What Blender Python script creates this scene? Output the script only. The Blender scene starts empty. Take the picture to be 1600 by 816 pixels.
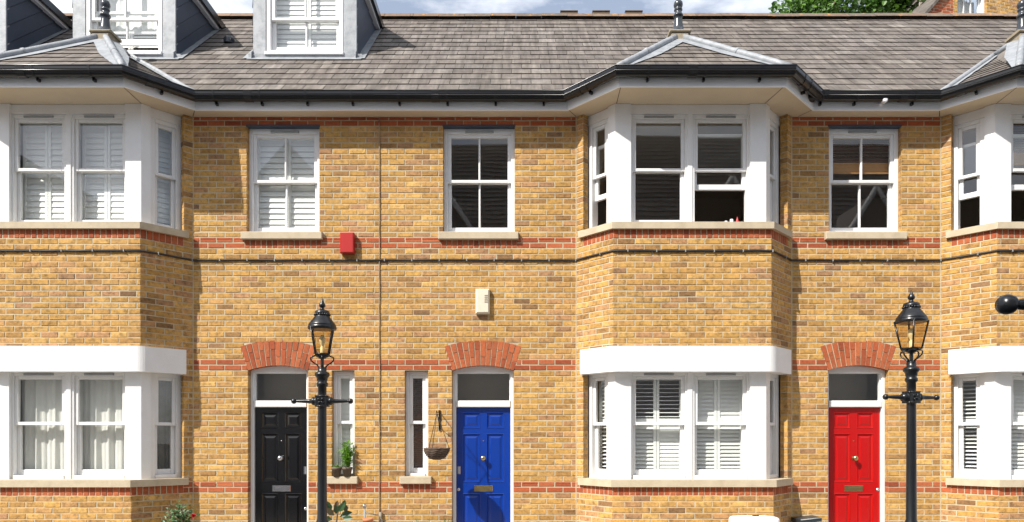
import bpy, math, random
from mathutils import Vector, Matrix
random.seed(7)
rad = math.radians
C = bpy.context.scene.collection
scene = bpy.context.scene

# ------------------------------------------------------------------ measured layout (metres; wall plane is y = 0)
D, FPX, X0, Y0, EYE = 9.2, 1076.4, 815.0, 688.0, 1.55
def sc(t): return FPX / (D - t)
def PX(px, t=0.0): return (px - X0) / sc(t)
def PZ(py, t=0.0): return EYE + (Y0 - py) / sc(t)
CH, Z0, BL = 0.07418, 0.849, 0.222        # course height, first red course, brick length
def zk(k): return Z0 + k * CH
RED = {0, 1, 22, 23, 44, 45, 66, 67}
SOF = 5.866

# ------------------------------------------------------------------ materials
def newmat(name):
    m = bpy.data.materials.new(name); m.use_nodes = True
    nt = m.node_tree
    return m, nt, nt.nodes['Principled BSDF']
def N(nt, typ, **kw):
    n = nt.nodes.new(typ)
    for k, v in kw.items():
        if k in n.inputs.keys(): n.inputs[k].default_value = v
        else: setattr(n, k, v)
    return n
def ramp(nt, stops, interp='LINEAR'):
    r = nt.nodes.new('ShaderNodeValToRGB'); cr = r.color_ramp; cr.interpolation = interp
    while len(cr.elements) < len(stops): cr.elements.new(0.5)
    for e, (p, c) in zip(cr.elements, stops):
        e.position = p; e.color = (c[0], c[1], c[2], 1)
    return r
def bumped(nt, bsdf, scale, strength, dist=0.01, detail=6):
    tc = N(nt, 'ShaderNodeTexCoord')
    no = N(nt, 'ShaderNodeTexNoise', Scale=scale, Detail=detail)
    nt.links.new(tc.outputs['Object'], no.inputs['Vector'])
    b = N(nt, 'ShaderNodeBump', Strength=strength, Distance=dist)
    nt.links.new(no.outputs['Fac'], b.inputs['Height'])
    nt.links.new(b.outputs['Normal'], bsdf.inputs['Normal'])
    return no, tc
def mixc(nt, fac, a, b, mode='MIX'):
    m = nt.nodes.new('ShaderNodeMix'); m.data_type = 'RGBA'; m.blend_type = mode
    for sock, v in ((0, fac), (6, a), (7, b)):
        if isinstance(v, (int, float)): m.inputs[sock].default_value = v
        elif isinstance(v, tuple): m.inputs[sock].default_value = (*v, 1)
        else: nt.links.new(v, m.inputs[sock])
    return m.outputs[2]
def painted(name, col, rough=0.45, dirt=0.25, bump=0.15, scale=3.0, metallic=0.0, dirtcol=None):
    m, nt, b = newmat(name)
    no, tc = bumped(nt, b, 60, bump, 0.003)
    n2 = N(nt, 'ShaderNodeTexNoise', Scale=scale, Detail=8, Roughness=0.65)
    nt.links.new(tc.outputs['Object'], n2.inputs['Vector'])
    r = ramp(nt, [(0.42, (0, 0, 0)), (0.75, (1, 1, 1))])
    nt.links.new(n2.outputs['Fac'], r.inputs['Fac'])
    dc = dirtcol or tuple(c * 0.55 for c in col)
    f = N(nt, 'ShaderNodeMath', operation='MULTIPLY'); f.inputs[1].default_value = dirt
    nt.links.new(r.outputs['Color'], f.inputs[0])
    nt.links.new(mixc(nt, f.outputs[0], col, dc), b.inputs['Base Color'])
    b.inputs['Roughness'].default_value = rough; b.inputs['Metallic'].default_value = metallic
    return m
def island_mat(name, stops, rough, mottling, nscale, bump, bscale, stains=None, stainscale=1.0, stainamt=0.0, speck=None, streak=False, broad=0.0):
    m, nt, b = newmat(name)
    no, tc = bumped(nt, b, bscale, bump, 0.006, 8)
    g = N(nt, 'ShaderNodeNewGeometry')
    r = ramp(nt, stops)
    nt.links.new(g.outputs['Random Per Island'], r.inputs['Fac'])
    # mottling inside one piece
    n2 = N(nt, 'ShaderNodeTexNoise', Scale=nscale, Detail=6, Roughness=0.7)
    nt.links.new(tc.outputs['Object'], n2.inputs['Vector'])
    r2 = ramp(nt, [(0.3, (1 - mottling,) * 3), (0.5, (1, 1, 1)), (0.75, (1 + mottling * 0.6,) * 3)])
    nt.links.new(n2.outputs['Fac'], r2.inputs['Fac'])
    col = mixc(nt, 1.0, r.outputs['Color'], r2.outputs['Color'], 'MULTIPLY')
    # second random: value shift per piece
    w = N(nt, 'ShaderNodeTexWhiteNoise', noise_dimensions='1D')
    nt.links.new(g.outputs['Random Per Island'], w.inputs['W'])
    r3 = ramp(nt, [(0, (0.86,) * 3), (1, (1.10,) * 3)])
    nt.links.new(w.outputs['Value'], r3.inputs['Fac'])
    col = mixc(nt, 1.0, col, r3.outputs['Color'], 'MULTIPLY')
    if stains:
        n4 = N(nt, 'ShaderNodeTexNoise', Scale=stainscale, Detail=9, Roughness=0.7)
        nt.links.new(tc.outputs['Object'], n4.inputs['Vector'])
        r4 = ramp(nt, [(0.5, (0, 0, 0)), (0.72, (stainamt,) * 3)])
        nt.links.new(n4.outputs['Fac'], r4.inputs['Fac'])
        col = mixc(nt, r4.outputs['Color'], col, stains)
    if speck:
        n5 = N(nt, 'ShaderNodeTexNoise', Scale=speck[0], Detail=5, Roughness=0.6)
        nt.links.new(tc.outputs['Object'], n5.inputs['Vector'])
        r5 = ramp(nt, [(speck[1], (0, 0, 0)), (speck[1] + 0.04, (speck[2],) * 3)])
        nt.links.new(n5.outputs['Fac'], r5.inputs['Fac'])
        col = mixc(nt, r5.outputs['Color'], col, speck[3])
    if broad:
        n8 = N(nt, 'ShaderNodeTexNoise', Scale=.9, Detail=5, Roughness=0.6); nt.links.new(tc.outputs['Object'], n8.inputs['Vector'])
        r8 = ramp(nt, [(0.3, (1 - broad, 1 - broad * 1.1, 1 - broad * 1.3)), (0.5, (1, 1, 1)), (0.7, (1 + broad * .6, 1 + broad * .6, 1 + broad * .8))]); nt.links.new(n8.outputs['Fac'], r8.inputs['Fac'])
        col = mixc(nt, 1.0, col, r8.outputs['Color'], 'MULTIPLY')
    if streak:
        mp = N(nt, 'ShaderNodeMapping'); mp.inputs['Rotation'].default_value = (0, 0, .5); mp.inputs['Scale'].default_value = (5.5, .55, .4)
        nt.links.new(tc.outputs['Object'], mp.inputs['Vector'])
        n6 = N(nt, 'ShaderNodeTexNoise', Scale=2.2, Detail=7, Roughness=0.7); nt.links.new(mp.outputs[0], n6.inputs['Vector'])
        r6 = ramp(nt, [(0.32, (.60, .57, .54)), (0.5, (1, 1, 1)), (0.68, (1.5, 1.5, 1.48))]); nt.links.new(n6.outputs['Fac'], r6.inputs['Fac'])
        col = mixc(nt, 1.0, col, r6.outputs['Color'], 'MULTIPLY')
        n7 = N(nt, 'ShaderNodeTexNoise', Scale=5.5, Detail=6, Roughness=0.65); nt.links.new(tc.outputs['Object'], n7.inputs['Vector'])
        r7 = ramp(nt, [(0.70, (0, 0, 0)), (0.74, (.8, .8, .8))]); nt.links.new(n7.outputs['Fac'], r7.inputs['Fac'])
        sp = N(nt, 'ShaderNodeSeparateXYZ'); nt.links.new(tc.outputs['Object'], sp.inputs[0])
        mr = N(nt, 'ShaderNodeMapRange'); mr.inputs['From Min'].default_value = 1.0; mr.inputs['From Max'].default_value = 3.0; nt.links.new(sp.outputs['Y'], mr.inputs['Value'])
        mu = N(nt, 'ShaderNodeMath', operation='MULTIPLY'); nt.links.new(r7.outputs['Color'], mu.inputs[0]); nt.links.new(mr.outputs[0], mu.inputs[1])
        col = mixc(nt, mu.outputs[0], col, (.50, .25, .05))
    nt.links.new(col, b.inputs['Base Color'])
    b.inputs['Roughness'].default_value = rough
    return m

M = {}
M['brick'] = island_mat('yellow_brick',
    [(0.0, (.19, .10, .043)), (0.04, (.32, .170, .055)), (0.14, (.42, .230, .060)), (0.36, (.49, .277, .070)), (0.56, (.44, .240, .073)),
     (0.74, (.53, .316, .094)), (0.88, (.44, .238, .087)), (0.96, (.42, .220, .10)), (1.0, (.27, .15, .068))],
    0.9, 0.6, 19, 0.5, 90, stains=(.20, .11, .05), stainscale=11, stainamt=0.42, speck=(120, 0.70, 0.5, (.07, .045, .03)), broad=.16)
M['redbrick'] = island_mat('red_brick',
    [(0, (.27, .055, .018)), (0.4, (.36, .080, .024)), (0.75, (.41, .11, .038)), (1, (.32, .08, .03))],
    0.9, 0.3, 30, 0.5, 90, stains=(.36, .19, .10), stainscale=16, stainamt=0.3)
M['mortar'] = painted('mortar', (.50, .425, .29), 0.95, 0.7, 0.6, 5, dirtcol=(.28, .22, .14))
M['slate'] = island_mat('roof_slate',
    [(0, (.105, .088, .076)), (0.3, (.13, .110, .096)), (0.6, (.145, .125, .108)), (0.85, (.122, .105, .095)), (1, (.175, .155, .138))],
    0.8, 0.28, 7, 0.35, 40, stains=(.06, .05, .04), stainscale=3.4, stainamt=0.7, speck=(34, 0.70, 0.85, (.42, .40, .36)), streak=True)
M['slate_edge'] = painted('dark_slate_edge', (.045, .036, .03), 0.95, 0.5, 0.3, 8)  # darker tone for slate edges and the sheet beneath
M['white'] = painted('white_paint', (.75, .75, .745), 0.4, 0.28, 0.12, 5, dirtcol=(.60, .58, .54))
M['render'] = painted('white_masonry_paint', (.77, .77, .765), 0.7, 0.3, 0.8, 5, dirtcol=(.63, .61, .57))
M['soffit'] = painted('cream_soffit_board', (.60, .505, .37), 0.7, 0.35, 0.1, 2.2, dirtcol=(.44, .36, .26))
M['fascia'] = painted('fascia_board', (.86, .88, .91), 0.5, 0.15, 0.08, 3)
M['gutter'] = painted('black_gutter', (.006, .006, .007), 0.25, 0.2, 0.03, 3, dirtcol=(.015, .015, .015))
M['iron'] = painted('black_iron_paint', (.005, .006, .008), 0.30, 0.35, 0.25, 12, dirtcol=(.014, .015, .016))
M['finial'] = painted('finial_glaze', (.03, .036, .045), 0.22, 0.3, 0.1, 10, dirtcol=(.07, .08, .09))
M['stone'] = painted('sill_stone', (.50, .42, .30), 0.85, 0.55, 0.5, 7, dirtcol=(.30, .235, .155))
M['lead'] = painted('lead_sheet', (.30, .315, .335), 0.55, 0.9, 0.9, 9, metallic=0.1, dirtcol=(.15, .165, .18))
M['cheek'] = painted('slate_blue_boards', (.036, .05, .078), 0.55, 0.4, 0.2, 5)
M['black_door'] = painted('black_gloss', (.004, .004, .005), 0.14, 0.1, 0.012, 3)
M['blue_door'] = painted('blue_gloss', (.002, .032, .25), 0.2, 0.15, 0.015, 3, dirtcol=(.002, .024, .19))
M['red_door'] = painted('red_gloss', (.40, .003, .003), 0.22, 0.1, 0.015, 3, dirtcol=(.28, .002, .003))
M['brass'] = painted('brass', (.55, .42, .20), 0.25, 0.4, 0.1, 20, metallic=1.0)
M['chrome'] = painted('chrome', (.6, .6, .62), 0.18, 0.3, 0.05, 20, metallic=1.0)
M['shutter'] = painted('shutter_paint', (.86, .86, .84), 0.5, 0.05, 0.05, 4)
M['curtain'] = painted('curtain_cloth', (.70, .69, .65), 0.9, 0.15, 0.2, 6)
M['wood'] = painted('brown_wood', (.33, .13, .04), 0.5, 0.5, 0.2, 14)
M['shaded_slats'] = painted('eave_shaded_wood', (.10, .045, .02), 0.5, 0.5, 0.2, 14)  # upper blind slats, eave shadow put into the wood colour
M['pine_and_sunlit'] = painted('pine_and_sunlit_slats', (.50, .24, .07), 0.5, 0.4, 0.1, 9)  # cupboard pine, also lower blind slats coloured as if in sun
M['room'] = painted('room_wall', (.46, .40, .33), 0.9, 0.2, 0.05, 2)
M['plastic_red'] = painted('red_plastic', (.40, .012, .01), 0.4, 0.1, 0.05, 6)
M['plastic_cream'] = painted('cream_plastic', (.66, .60, .47), 0.5, 0.25, 0.05, 9)
M['plastic_white'] = painted('white_plastic', (.80, .79, .81), 0.35, 0.08, 0.05, 3)
M['cable'] = painted('cable_rubber', (.022, .018, .016), 0.6, 0.4, 0.2, 20)
M['greycable'] = painted('grey_cable', (.30, .265, .21), 0.7, 0.5, 0.3, 6, dirtcol=(.06, .05, .045))
M['wicker'] = painted('wicker', (.10, .065, .045), 0.8, 0.6, 0.5, 40, dirtcol=(.03, .02, .015))
M['terracotta'] = painted('terracotta', (.50, .20, .10), 0.85, 0.3, 0.3, 10)
M['pot'] = painted('brown_pot', (.12, .085, .06), 0.7, 0.4, 0.3, 14)
M['soil'] = painted('soil', (.04, .028, .018), 0.95, 0.4, 0.8, 30)
M['darkbin'] = painted('dark_bin_plastic', (.025, .032, .04), 0.4, 0.3, 0.1, 6)
M['rim'] = painted('grey_rim', (.28, .30, .31), 0.5, 0.3, 0.1, 8)
M['ridge'] = island_mat('ridge_tile', [(0, (.15, .10, .07)), (0.5, (.20, .13, .085)), (1, (.13, .105, .08))], 0.9, 0.4, 12, 0.6, 50,
    speck=(9, 0.60, 0.9, (.42, .19, .03)))
M['mortarblock'] = painted('lichened_mortar', (.30, .25, .18), 0.95, 0.7, 0.9, 14, dirtcol=(.15, .13, .07))
M['asphalt'] = painted('asphalt', (.055, .055, .057), 0.9, 0.4, 0.6, 6)
M['paving'] = painted('paving', (.32, .30, .27), 0.9, 0.4, 0.4, 3)
M['bark'] = painted('bark', (.10, .07, .045), 0.95, 0.5, 0.8, 12)
M['opp_roof'] = island_mat('opposite_roof', [(0, (.11, .10, .10)), (1, (.17, .155, .15))], 0.85, 0.3, 8, 0.3, 40)
def leafmat(name, stops, trans=0.25):
    m, nt, b = newmat(name)
    g = N(nt, 'ShaderNodeNewGeometry'); r = ramp(nt, stops)
    nt.links.new(g.outputs['Random Per Island'], r.inputs['Fac'])
    nt.links.new(r.outputs['Color'], b.inputs['Base Color'])
    b.inputs['Roughness'].default_value = 0.45
    tr = N(nt, 'ShaderNodeBsdfTranslucent'); nt.links.new(r.outputs['Color'], tr.inputs['Color'])
    mx = N(nt, 'ShaderNodeMixShader'); mx.inputs[0].default_value = trans
    nt.links.new(b.outputs[0], mx.inputs[1]); nt.links.new(tr.outputs[0], mx.inputs[2])
    nt.links.new(mx.outputs[0], nt.nodes['Material Output'].inputs['Surface'])
    return m
M['leaf'] = leafmat('tree_leaf', [(0, (.03, .085, .012)), (0.5, (.065, .15, .02)), (1, (.13, .25, .04))])
M['roseleaf'] = leafmat('rose_leaf', [(0, (.035, .09, .03)), (0.6, (.07, .15, .05)), (1, (.13, .22, .09))])
M['limeleaf'] = leafmat('lime_leaf', [(0, (.09, .24, .02)), (0.6, (.17, .36, .03)), (1, (.26, .45, .07))])
M['rubberleaf'] = leafmat('rubber_leaf', [(0, (.02, .05, .018)), (0.6, (.03, .085, .03)), (1, (.10, .05, .03))], 0.1)
M['petal'] = leafmat('red_petal', [(0, (.45, .015, .03)), (1, (.6, .04, .06))])
def glassmat(name, tint, ior, extra=1.0):
    m = bpy.data.materials.new(name); m.use_nodes = True; nt = m.node_tree
    nt.nodes.remove(nt.nodes['Principled BSDF'])
    tr = N(nt, 'ShaderNodeBsdfTransparent'); tr.inputs['Color'].default_value = (*tint, 1)
    gl = N(nt, 'ShaderNodeBsdfGlossy'); gl.inputs['Roughness'].default_value = 0.015
    tc = N(nt, 'ShaderNodeTexCoord'); no = N(nt, 'ShaderNodeTexNoise', Scale=1.7, Detail=1)
    nt.links.new(tc.outputs['Object'], no.inputs['Vector'])
    bp = N(nt, 'ShaderNodeBump', Strength=0.035, Distance=0.02); nt.links.new(no.outputs['Fac'], bp.inputs['Height'])
    nt.links.new(bp.outputs['Normal'], gl.inputs['Normal'])
    # Schlick reflectance of a thin sheet, the same from both sides
    lw = N(nt, 'ShaderNodeLayerWeight', Blend=0.5)
    pw = N(nt, 'ShaderNodeMath', operation='POWER'); pw.inputs[1].default_value = 5
    nt.links.new(lw.outputs['Facing'], pw.inputs[0])
    f0 = ((ior - 1) / (ior + 1)) ** 2 * extra
    fr = N(nt, 'ShaderNodeMath', operation='MULTIPLY_ADD'); fr.inputs[1].default_value = 1 - f0; fr.inputs[2].default_value = f0
    nt.links.new(pw.outputs[0], fr.inputs[0])
    mx = N(nt, 'ShaderNodeMixShader')
    nt.links.new(fr.outputs[0], mx.inputs[0]); nt.links.new(tr.outputs[0], mx.inputs[1]); nt.links.new(gl.outputs[0], mx.inputs[2])
    nt.links.new(mx.outputs[0], nt.nodes['Material Output'].inputs['Surface'])
    return m
M['glass'] = glassmat('window_glass', (.93, .95, .94), 1.95)
M['lampglass'] = glassmat('amber_lamp_glass', (.91, .81, .60), 1.6)
M['bulb'] = painted('lamp_bulb', (.75, .70, .58), 0.3, 0.1, 0.05, 10)

# ------------------------------------------------------------------ mesh building
class Fr:
    """local frame: u along, n outward, z up"""
    def __init__(s, o, U, Nn): s.o = Vector(o); s.U = Vector(U).normalized(); s.N = Vector(Nn).normalized()
    def p(s, u, n, z): return s.o + s.U * u + s.N * n + Vector((0, 0, z))
WALL = Fr((0, 0, 0), (1, 0, 0), (0, -1, 0))
class MB:
    def __init__(s): s.v = []; s.f = []; s.m = []; s.sm = []
    def add(s, pts, faces, mi=0, smooth=False):
        b = len(s.v); s.v += [tuple(p) for p in pts]
        for f in faces: s.f.append([b + i for i in f]); s.m.append(mi); s.sm.append(smooth)
    def quad(s, a, b, c, d, mi=0): s.add([a, b, c, d], [(0, 1, 2, 3)], mi)
    def box(s, F, u0, u1, n0, n1, z0, z1, mi=0):
        p = [F.p(u, n, z) for z in (z0, z1) for n in (n0, n1) for u in (u0, u1)]
        s.add(p, [(0, 1, 3, 2), (4, 6, 7, 5), (0, 4, 5, 1), (2, 3, 7, 6), (0, 2, 6, 4), (1, 5, 7, 3)], mi)
    def bbox(s, F, u0, u1, n0, n1, z0, z1, bv, mi=0):
        """box whose outward (n1) edges are chamfered"""
        a = [F.p(u0, n0, z0), F.p(u1, n0, z0), F.p(u1, n0, z1), F.p(u0, n0, z1)]
        b = [F.p(u0, n1 - bv, z0), F.p(u1, n1 - bv, z0), F.p(u1, n1 - bv, z1), F.p(u0, n1 - bv, z1)]
        c = [F.p(u0 + bv, n1, z0 + bv), F.p(u1 - bv, n1, z0 + bv), F.p(u1 - bv, n1, z1 - bv), F.p(u0 + bv, n1, z1 - bv)]
        fs = [(3, 2, 1, 0), (8, 9, 10, 11)]
        for i in range(4):
            j = (i + 1) % 4
            fs += [(i, j, 4 + j, 4 + i), (4 + i, 4 + j, 8 + j, 8 + i)]
        s.add(a + b + c, fs, mi)
    def prism(s, poly, z0, z1, mi=0, smooth=False):
        n = len(poly)
        s.add([(x, y, z0) for x, y in poly] + [(x, y, z1) for x, y in poly],
              [tuple(range(n))[::-1], tuple(range(n, 2 * n))] + [(i, (i + 1) % n, n + (i + 1) % n, n + i) for i in range(n)], mi)
    def lathe(s, prof, c=(0, 0, 0), seg=20, mi=0, axis='z', smooth=True):
        pts = []; fs = []
        for r, h in prof:
            for k in range(seg):
                a = 2 * math.pi * k / seg; x, y = r * math.cos(a), r * math.sin(a)
                q = {'z': (x, y, h), 'x': (h, x, y), 'y': (x, h, y)}[axis]
                pts.append((c[0] + q[0], c[1] + q[1], c[2] + q[2]))
        for i in range(len(prof) - 1):
            for k in range(seg):
                fs.append((i * seg + k, i * seg + (k + 1) % seg, (i + 1) * seg + (k + 1) % seg, (i + 1) * seg + k))
        s.add(pts, fs, mi, smooth)
        s.add(pts[:seg], [tuple(range(seg))[::-1]], mi); s.add(pts[-seg:], [tuple(range(seg))], mi)
    def tube(s, path, r, seg=8, mi=0, smooth=True):
        path = [Vector(p) for p in path]; rr = r if isinstance(r, (list, tuple)) else [r] * len(path)
        pts = []; fs = []
        ref = Vector((0.31, 0.87, 0.38))
        for i, p in enumerate(path):
            d = (path[min(i + 1, len(path) - 1)] - path[max(i - 1, 0)]).normalized()
            a = d.cross(ref)
            if a.length < 1e-3: a = d.cross(Vector((1, 0, 0)))
            a.normalize(); b = d.cross(a)
            for k in range(seg):
                t = 2 * math.pi * k / seg
                pts.append(p + (a * math.cos(t) + b * math.sin(t)) * rr[i])
        for i in range(len(path) - 1):
            for k in range(seg):
                fs.append((i * seg + k, i * seg + (k + 1) % seg, (i + 1) * seg + (k + 1) % seg, (i + 1) * seg + k))
        n = len(path)
        fs += [tuple(range(seg))[::-1], tuple(range((n - 1) * seg, n * seg))]
        s.add(pts, fs, mi, smooth)
    def build(s, name, mats, parent=None):
        me = bpy.data.meshes.new(name); me.from_pydata(s.v, [], s.f)
        for m in (mats if isinstance(mats, (list, tuple)) else [mats]): me.materials.append(M[m])
        me.polygons.foreach_set('material_index', s.m); me.polygons.foreach_set('use_smooth', s.sm)
        me.update()
        o = bpy.data.objects.new(name, me); C.objects.link(o)
        if parent is not None:
            o.parent = parent
            if parent.parent is None: o.location = -parent.location
        return o
def thing(name, label, cat, loc=(0, 0, 0), group=None):
    o = bpy.data.objects.new(name, None); C.objects.link(o); o.location = loc; o.empty_display_size = 0.2
    o['label'] = label; o['category'] = cat
    if group: o['group'] = group
    return o
def tag(o, label, cat, group=None):
    o['label'] = label; o['category'] = cat
    if group: o['group'] = group
    return o
def dup(root, loc, label, rz=0):
    r = root.copy(); C.objects.link(r); r.location = loc; r.rotation_euler[2] = rz; r['label'] = label
    for ch in root.children:
        c = ch.copy(); C.objects.link(c); c.parent = r
        for g in ch.children:
            d = g.copy(); C.objects.link(d); d.parent = c
    return r
def local(mb, name, mats, parent): # part modelled about its thing's own base
    o = mb.build(name, mats, None); o.parent = parent; return o

# ------------------------------------------------------------------ brickwork
def one_brick(mb, F, u0, u1, z0, z1, mi, depth=0.10):
    j = lambda a: random.uniform(-a, a)
    pr = j(.0022); bv = 0.0035
    a = [F.p(u0, -depth, z0), F.p(u1, -depth, z0), F.p(u1, -depth, z1), F.p(u0, -depth, z1)]
    e = [(u0 + j(.0015), z0 + j(.0012)), (u1 + j(.0015), z0 + j(.0012)), (u1 + j(.0015), z1 + j(.0012)), (u0 + j(.0015), z1 + j(.0012))]
    b = [F.p(u, pr - bv, z) for u, z in e]
    su = (1, -1, -1, 1); sz = (1, 1, -1, -1)
    c = [F.p(e[i][0] + su[i] * (bv + abs(j(.0015))), pr + j(.0008), e[i][1] + sz[i] * (bv + abs(j(.001)))) for i in range(4)]
    fs = [(8, 9, 10, 11)]
    for i in range(4):
        k = (i + 1) % 4
        fs += [(i, k, 4 + k, 4 + i), (4 + i, 4 + k, 8 + k, 8 + i)]
    mb.add(a + b + c, fs, mi)
def subtract(iv, a, b):
    out = []
    for (x, y) in iv:
        if b <= x or a >= y: out.append((x, y)); continue
        if a > x: out.append((x, a))
        if b < y: out.append((b, y))
    return out
def brickwork(mb, F, u0, u1, z0, z1, holes=(), phase=0.0, jl=False, jr=False, red=RED):
    """stretcher bond; holes are functions (z) -> (ua, ub) or None, or rectangles (ua, ub, za, zb)"""
    J = 0.0125
    k0 = math.floor((z0 - Z0) / CH + 1e-6); k1 = math.ceil((z1 - Z0) / CH - 1e-6)
    for k in range(k0, k1):
        cuts = {max(zk(k), z0), min(zk(k + 1), z1)}
        for h in holes:
            if not callable(h):
                for z in h[2:4]:
                    if zk(k) + .004 < z < zk(k + 1) - .004 and z0 < z < z1: cuts.add(z)
        cuts = sorted(cuts)
        for za, zb in zip(cuts, cuts[1:]):
            if zb - za < .012: continue
            zm = (za + zb) / 2; iv = [(u0, u1)]
            for h in holes:
                r = h(zm) if callable(h) else ((h[0], h[1]) if h[2] < zm < h[3] else None)
                if r: iv = subtract(iv, *r)
            mi = 1 if k in red else 0
            for (a, b) in iv:
                if b - a < .01: continue
                mb.quad(F.p(a, -.0045, za), F.p(b, -.0045, za), F.p(b, -.0045, zb), F.p(a, -.0045, zb), 2)
                if a > u0 + 1e-4 or jl: mb.quad(F.p(a + .004, -.10, za), F.p(a + .004, -.0045, za), F.p(a + .004, -.0045, zb), F.p(a + .004, -.10, zb), 2)
                if b < u1 - 1e-4 or jr: mb.quad(F.p(b - .004, -.10, za), F.p(b - .004, -.0045, za), F.p(b - .004, -.0045, zb), F.p(b - .004, -.10, zb), 2)
                ph = phase + (BL / 2 if k % 2 else 0.0)
                i = math.floor((a - ph) / BL) + 1
                edges = [a]
                while ph + i * BL < b:
                    e = ph + i * BL + random.uniform(-.004, .004)
                    if e - edges[-1] > .045 and b - e > .045: edges.append(e)
                    i += 1
                edges.append(b)
                for q in range(len(edges) - 1):
                    ua = edges[q] + (J / 2 if q > 0 else 0); ub = edges[q + 1] - (J / 2 if q < len(edges) - 2 else 0)
                    lo = za + J / 2 if abs(za - zk(k)) < 1e-5 else za; hi = zb - J / 2 if abs(zb - zk(k + 1)) < 1e-5 else zb
                    if hi - lo > .01 and ub - ua > .01: one_brick(mb, F, ua, ub, lo, hi, mi)
def rowlock(mb, F, u0, u1, z0, z1):
    n = max(1, round((u1 - u0) / .0735)); w = (u1 - u0) / n
    mb.quad(F.p(u0, -.0045, z0), F.p(u1, -.0045, z0), F.p(u1, -.0045, z1), F.p(u0, -.0045, z1), 2)
    for i in range(n):
        one_brick(mb, F, u0 + i * w + .005, u0 + (i + 1) * w - .005, z0 + .005, z1 - .005, 1)
def arch_hole(uc, hw, zs, rise, th):
    R = (hw * hw + rise * rise) / (2 * rise); zc = zs + rise - R; al = math.asin(hw / R); Re = R + th
    ze = zc + Re * math.cos(al)
    def h(z):
        if z <= zs - .01: return None
        if z < ze: w = (z - zc) * math.tan(al)
        elif z < zc + Re: w = math.sqrt(Re * Re - (z - zc) ** 2)
        else: return None
        return (uc - w, uc + w)
    return h, (R, zc, al, Re)
def arch_bricks(mb, F, uc, geo, n=13):
    R, zc, al, Re = geo
    P = lambda r, a, nn: F.p(uc + r * math.sin(a), nn, zc + r * math.cos(a))
    ax = al + .035
    for i in range(24):
        a0 = -ax + 2 * ax * i / 24; a1 = -ax + 2 * ax * (i + 1) / 24
        mb.quad(P(R + .03, a0, -.006), P(R + .03, a1, -.006), P(Re + .07, a1, -.006), P(Re + .07, a0, -.006), 2)
        a0 = -al + 2 * al * i / 24; a1 = -al + 2 * al * (i + 1) / 24
        mb.quad(P(R + .004, a0, -.0055), P(R + .004, a1, -.0055), P(R + .034, a1, -.0055), P(R + .034, a0, -.0055), 2)
        mb.quad(P(R + .004, a0, -.14), P(R + .004, a1, -.14), P(R + .004, a1, -.006), P(R + .004, a0, -.006), 2)
    for i in range(n):
        a0 = -al + 2 * al * i / n; a1 = -al + 2 * al * (i + 1) / n
        split = R + (Re - R) * (0.64 if i % 2 else 0.34)
        for r0, r1 in ((R, split - .005), (split + .005, Re)):
            g = .0065
            pr = random.uniform(-.001, .003)
            front = [P(r0, a0 + g / r0, pr), P(r0, a1 - g / r0, pr), P(r1, a1 - g / r1, pr), P(r1, a0 + g / r1, pr)]
            back = [P(r0, a0 + g / r0, -.1), P(r0, a1 - g / r0, -.1), P(r1, a1 - g / r1, -.1), P(r1, a0 + g / r1, -.1)]
            mb.add(front + back, [(0, 1, 2, 3), (0, 4, 5, 1), (1, 5, 6, 2), (2, 6, 7, 3), (3, 7, 4, 0)], 1)

# ------------------------------------------------------------------ window fillings
def shutters(par, F, u0, u1, z0, z1, n, panels=2, tilt=62, pitch=.062, split=None):
    mb = MB(); w = (u1 - u0) / panels; st = .035
    for i in range(panels):
        a, b = u0 + i * w + .003, u0 + (i + 1) * w - .003
        mb.box(F, a, a + st, n - .028, n, z0, z1); mb.box(F, b - st, b, n - .028, n, z0, z1)
        zz = [z0, z1] if split is None else [z0, split, z1]
        for q in range(len(zz) - 1):
            c, d = zz[q], zz[q + 1]
            mb.box(F, a + st, b - st, n - .027, n - .001, c, c + .05); mb.box(F, a + st, b - st, n - .027, n - .001, d - .04, d)
            k = max(1, int((d - c - .09) / pitch)); p = (d - c - .09) / k
            tl = tilt[q] if isinstance(tilt, (list, tuple)) else tilt
            if isinstance(tl, (list, tuple)): tl = tl[i]
            t = rad(tl); h = .56 * pitch
            for s in range(k):
                zc = c + .05 + (s + .5) * p; dn, dz = h * math.cos(t), h * math.sin(t); nm = n - .014
                mb.quad(F.p(a + st, nm + dn, zc - dz), F.p(b - st, nm + dn, zc - dz), F.p(b - st, nm - dn, zc + dz), F.p(a + st, nm - dn, zc + dz))
                mb.quad(F.p(a + st, nm + dn, zc - dz), F.p(b - st, nm + dn, zc - dz), F.p(b - st, nm + dn - .004, zc - dz + .008), F.p(a + st, nm + dn - .004, zc - dz + .008))
    return mb.build('shutter', 'shutter', par)
def curtain(par, F, u0, u1, z0, z1, n, name='curtain', mat='curtain', amp=.018, folds=8):
    mb = MB(); k = 90; pts = []; fs = []
    ph = random.uniform(0, 6)
    for i in range(k + 1):
        x = i / k; u = u0 + (u1 - u0) * x
        d = amp * (math.sin(x * folds * 3.1 + ph + 1.3 * math.sin(x * 7 + ph)) + .5 * math.sin(x * folds * 6.7 + ph * 2))
        pts += [F.p(u, n + d * .7, z1), F.p(u + .006 * math.sin(i), n + d, (z0 + z1) / 2), F.p(u, n + d * 1.15, z0)]
    for i in range(k):
        for q in range(2): fs.append((i * 3 + q, i * 3 + 3 + q, i * 3 + 4 + q, i * 3 + 1 + q))
    mb.add(pts, fs, 0, True)
    return mb.build(name, mat, par)
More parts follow.
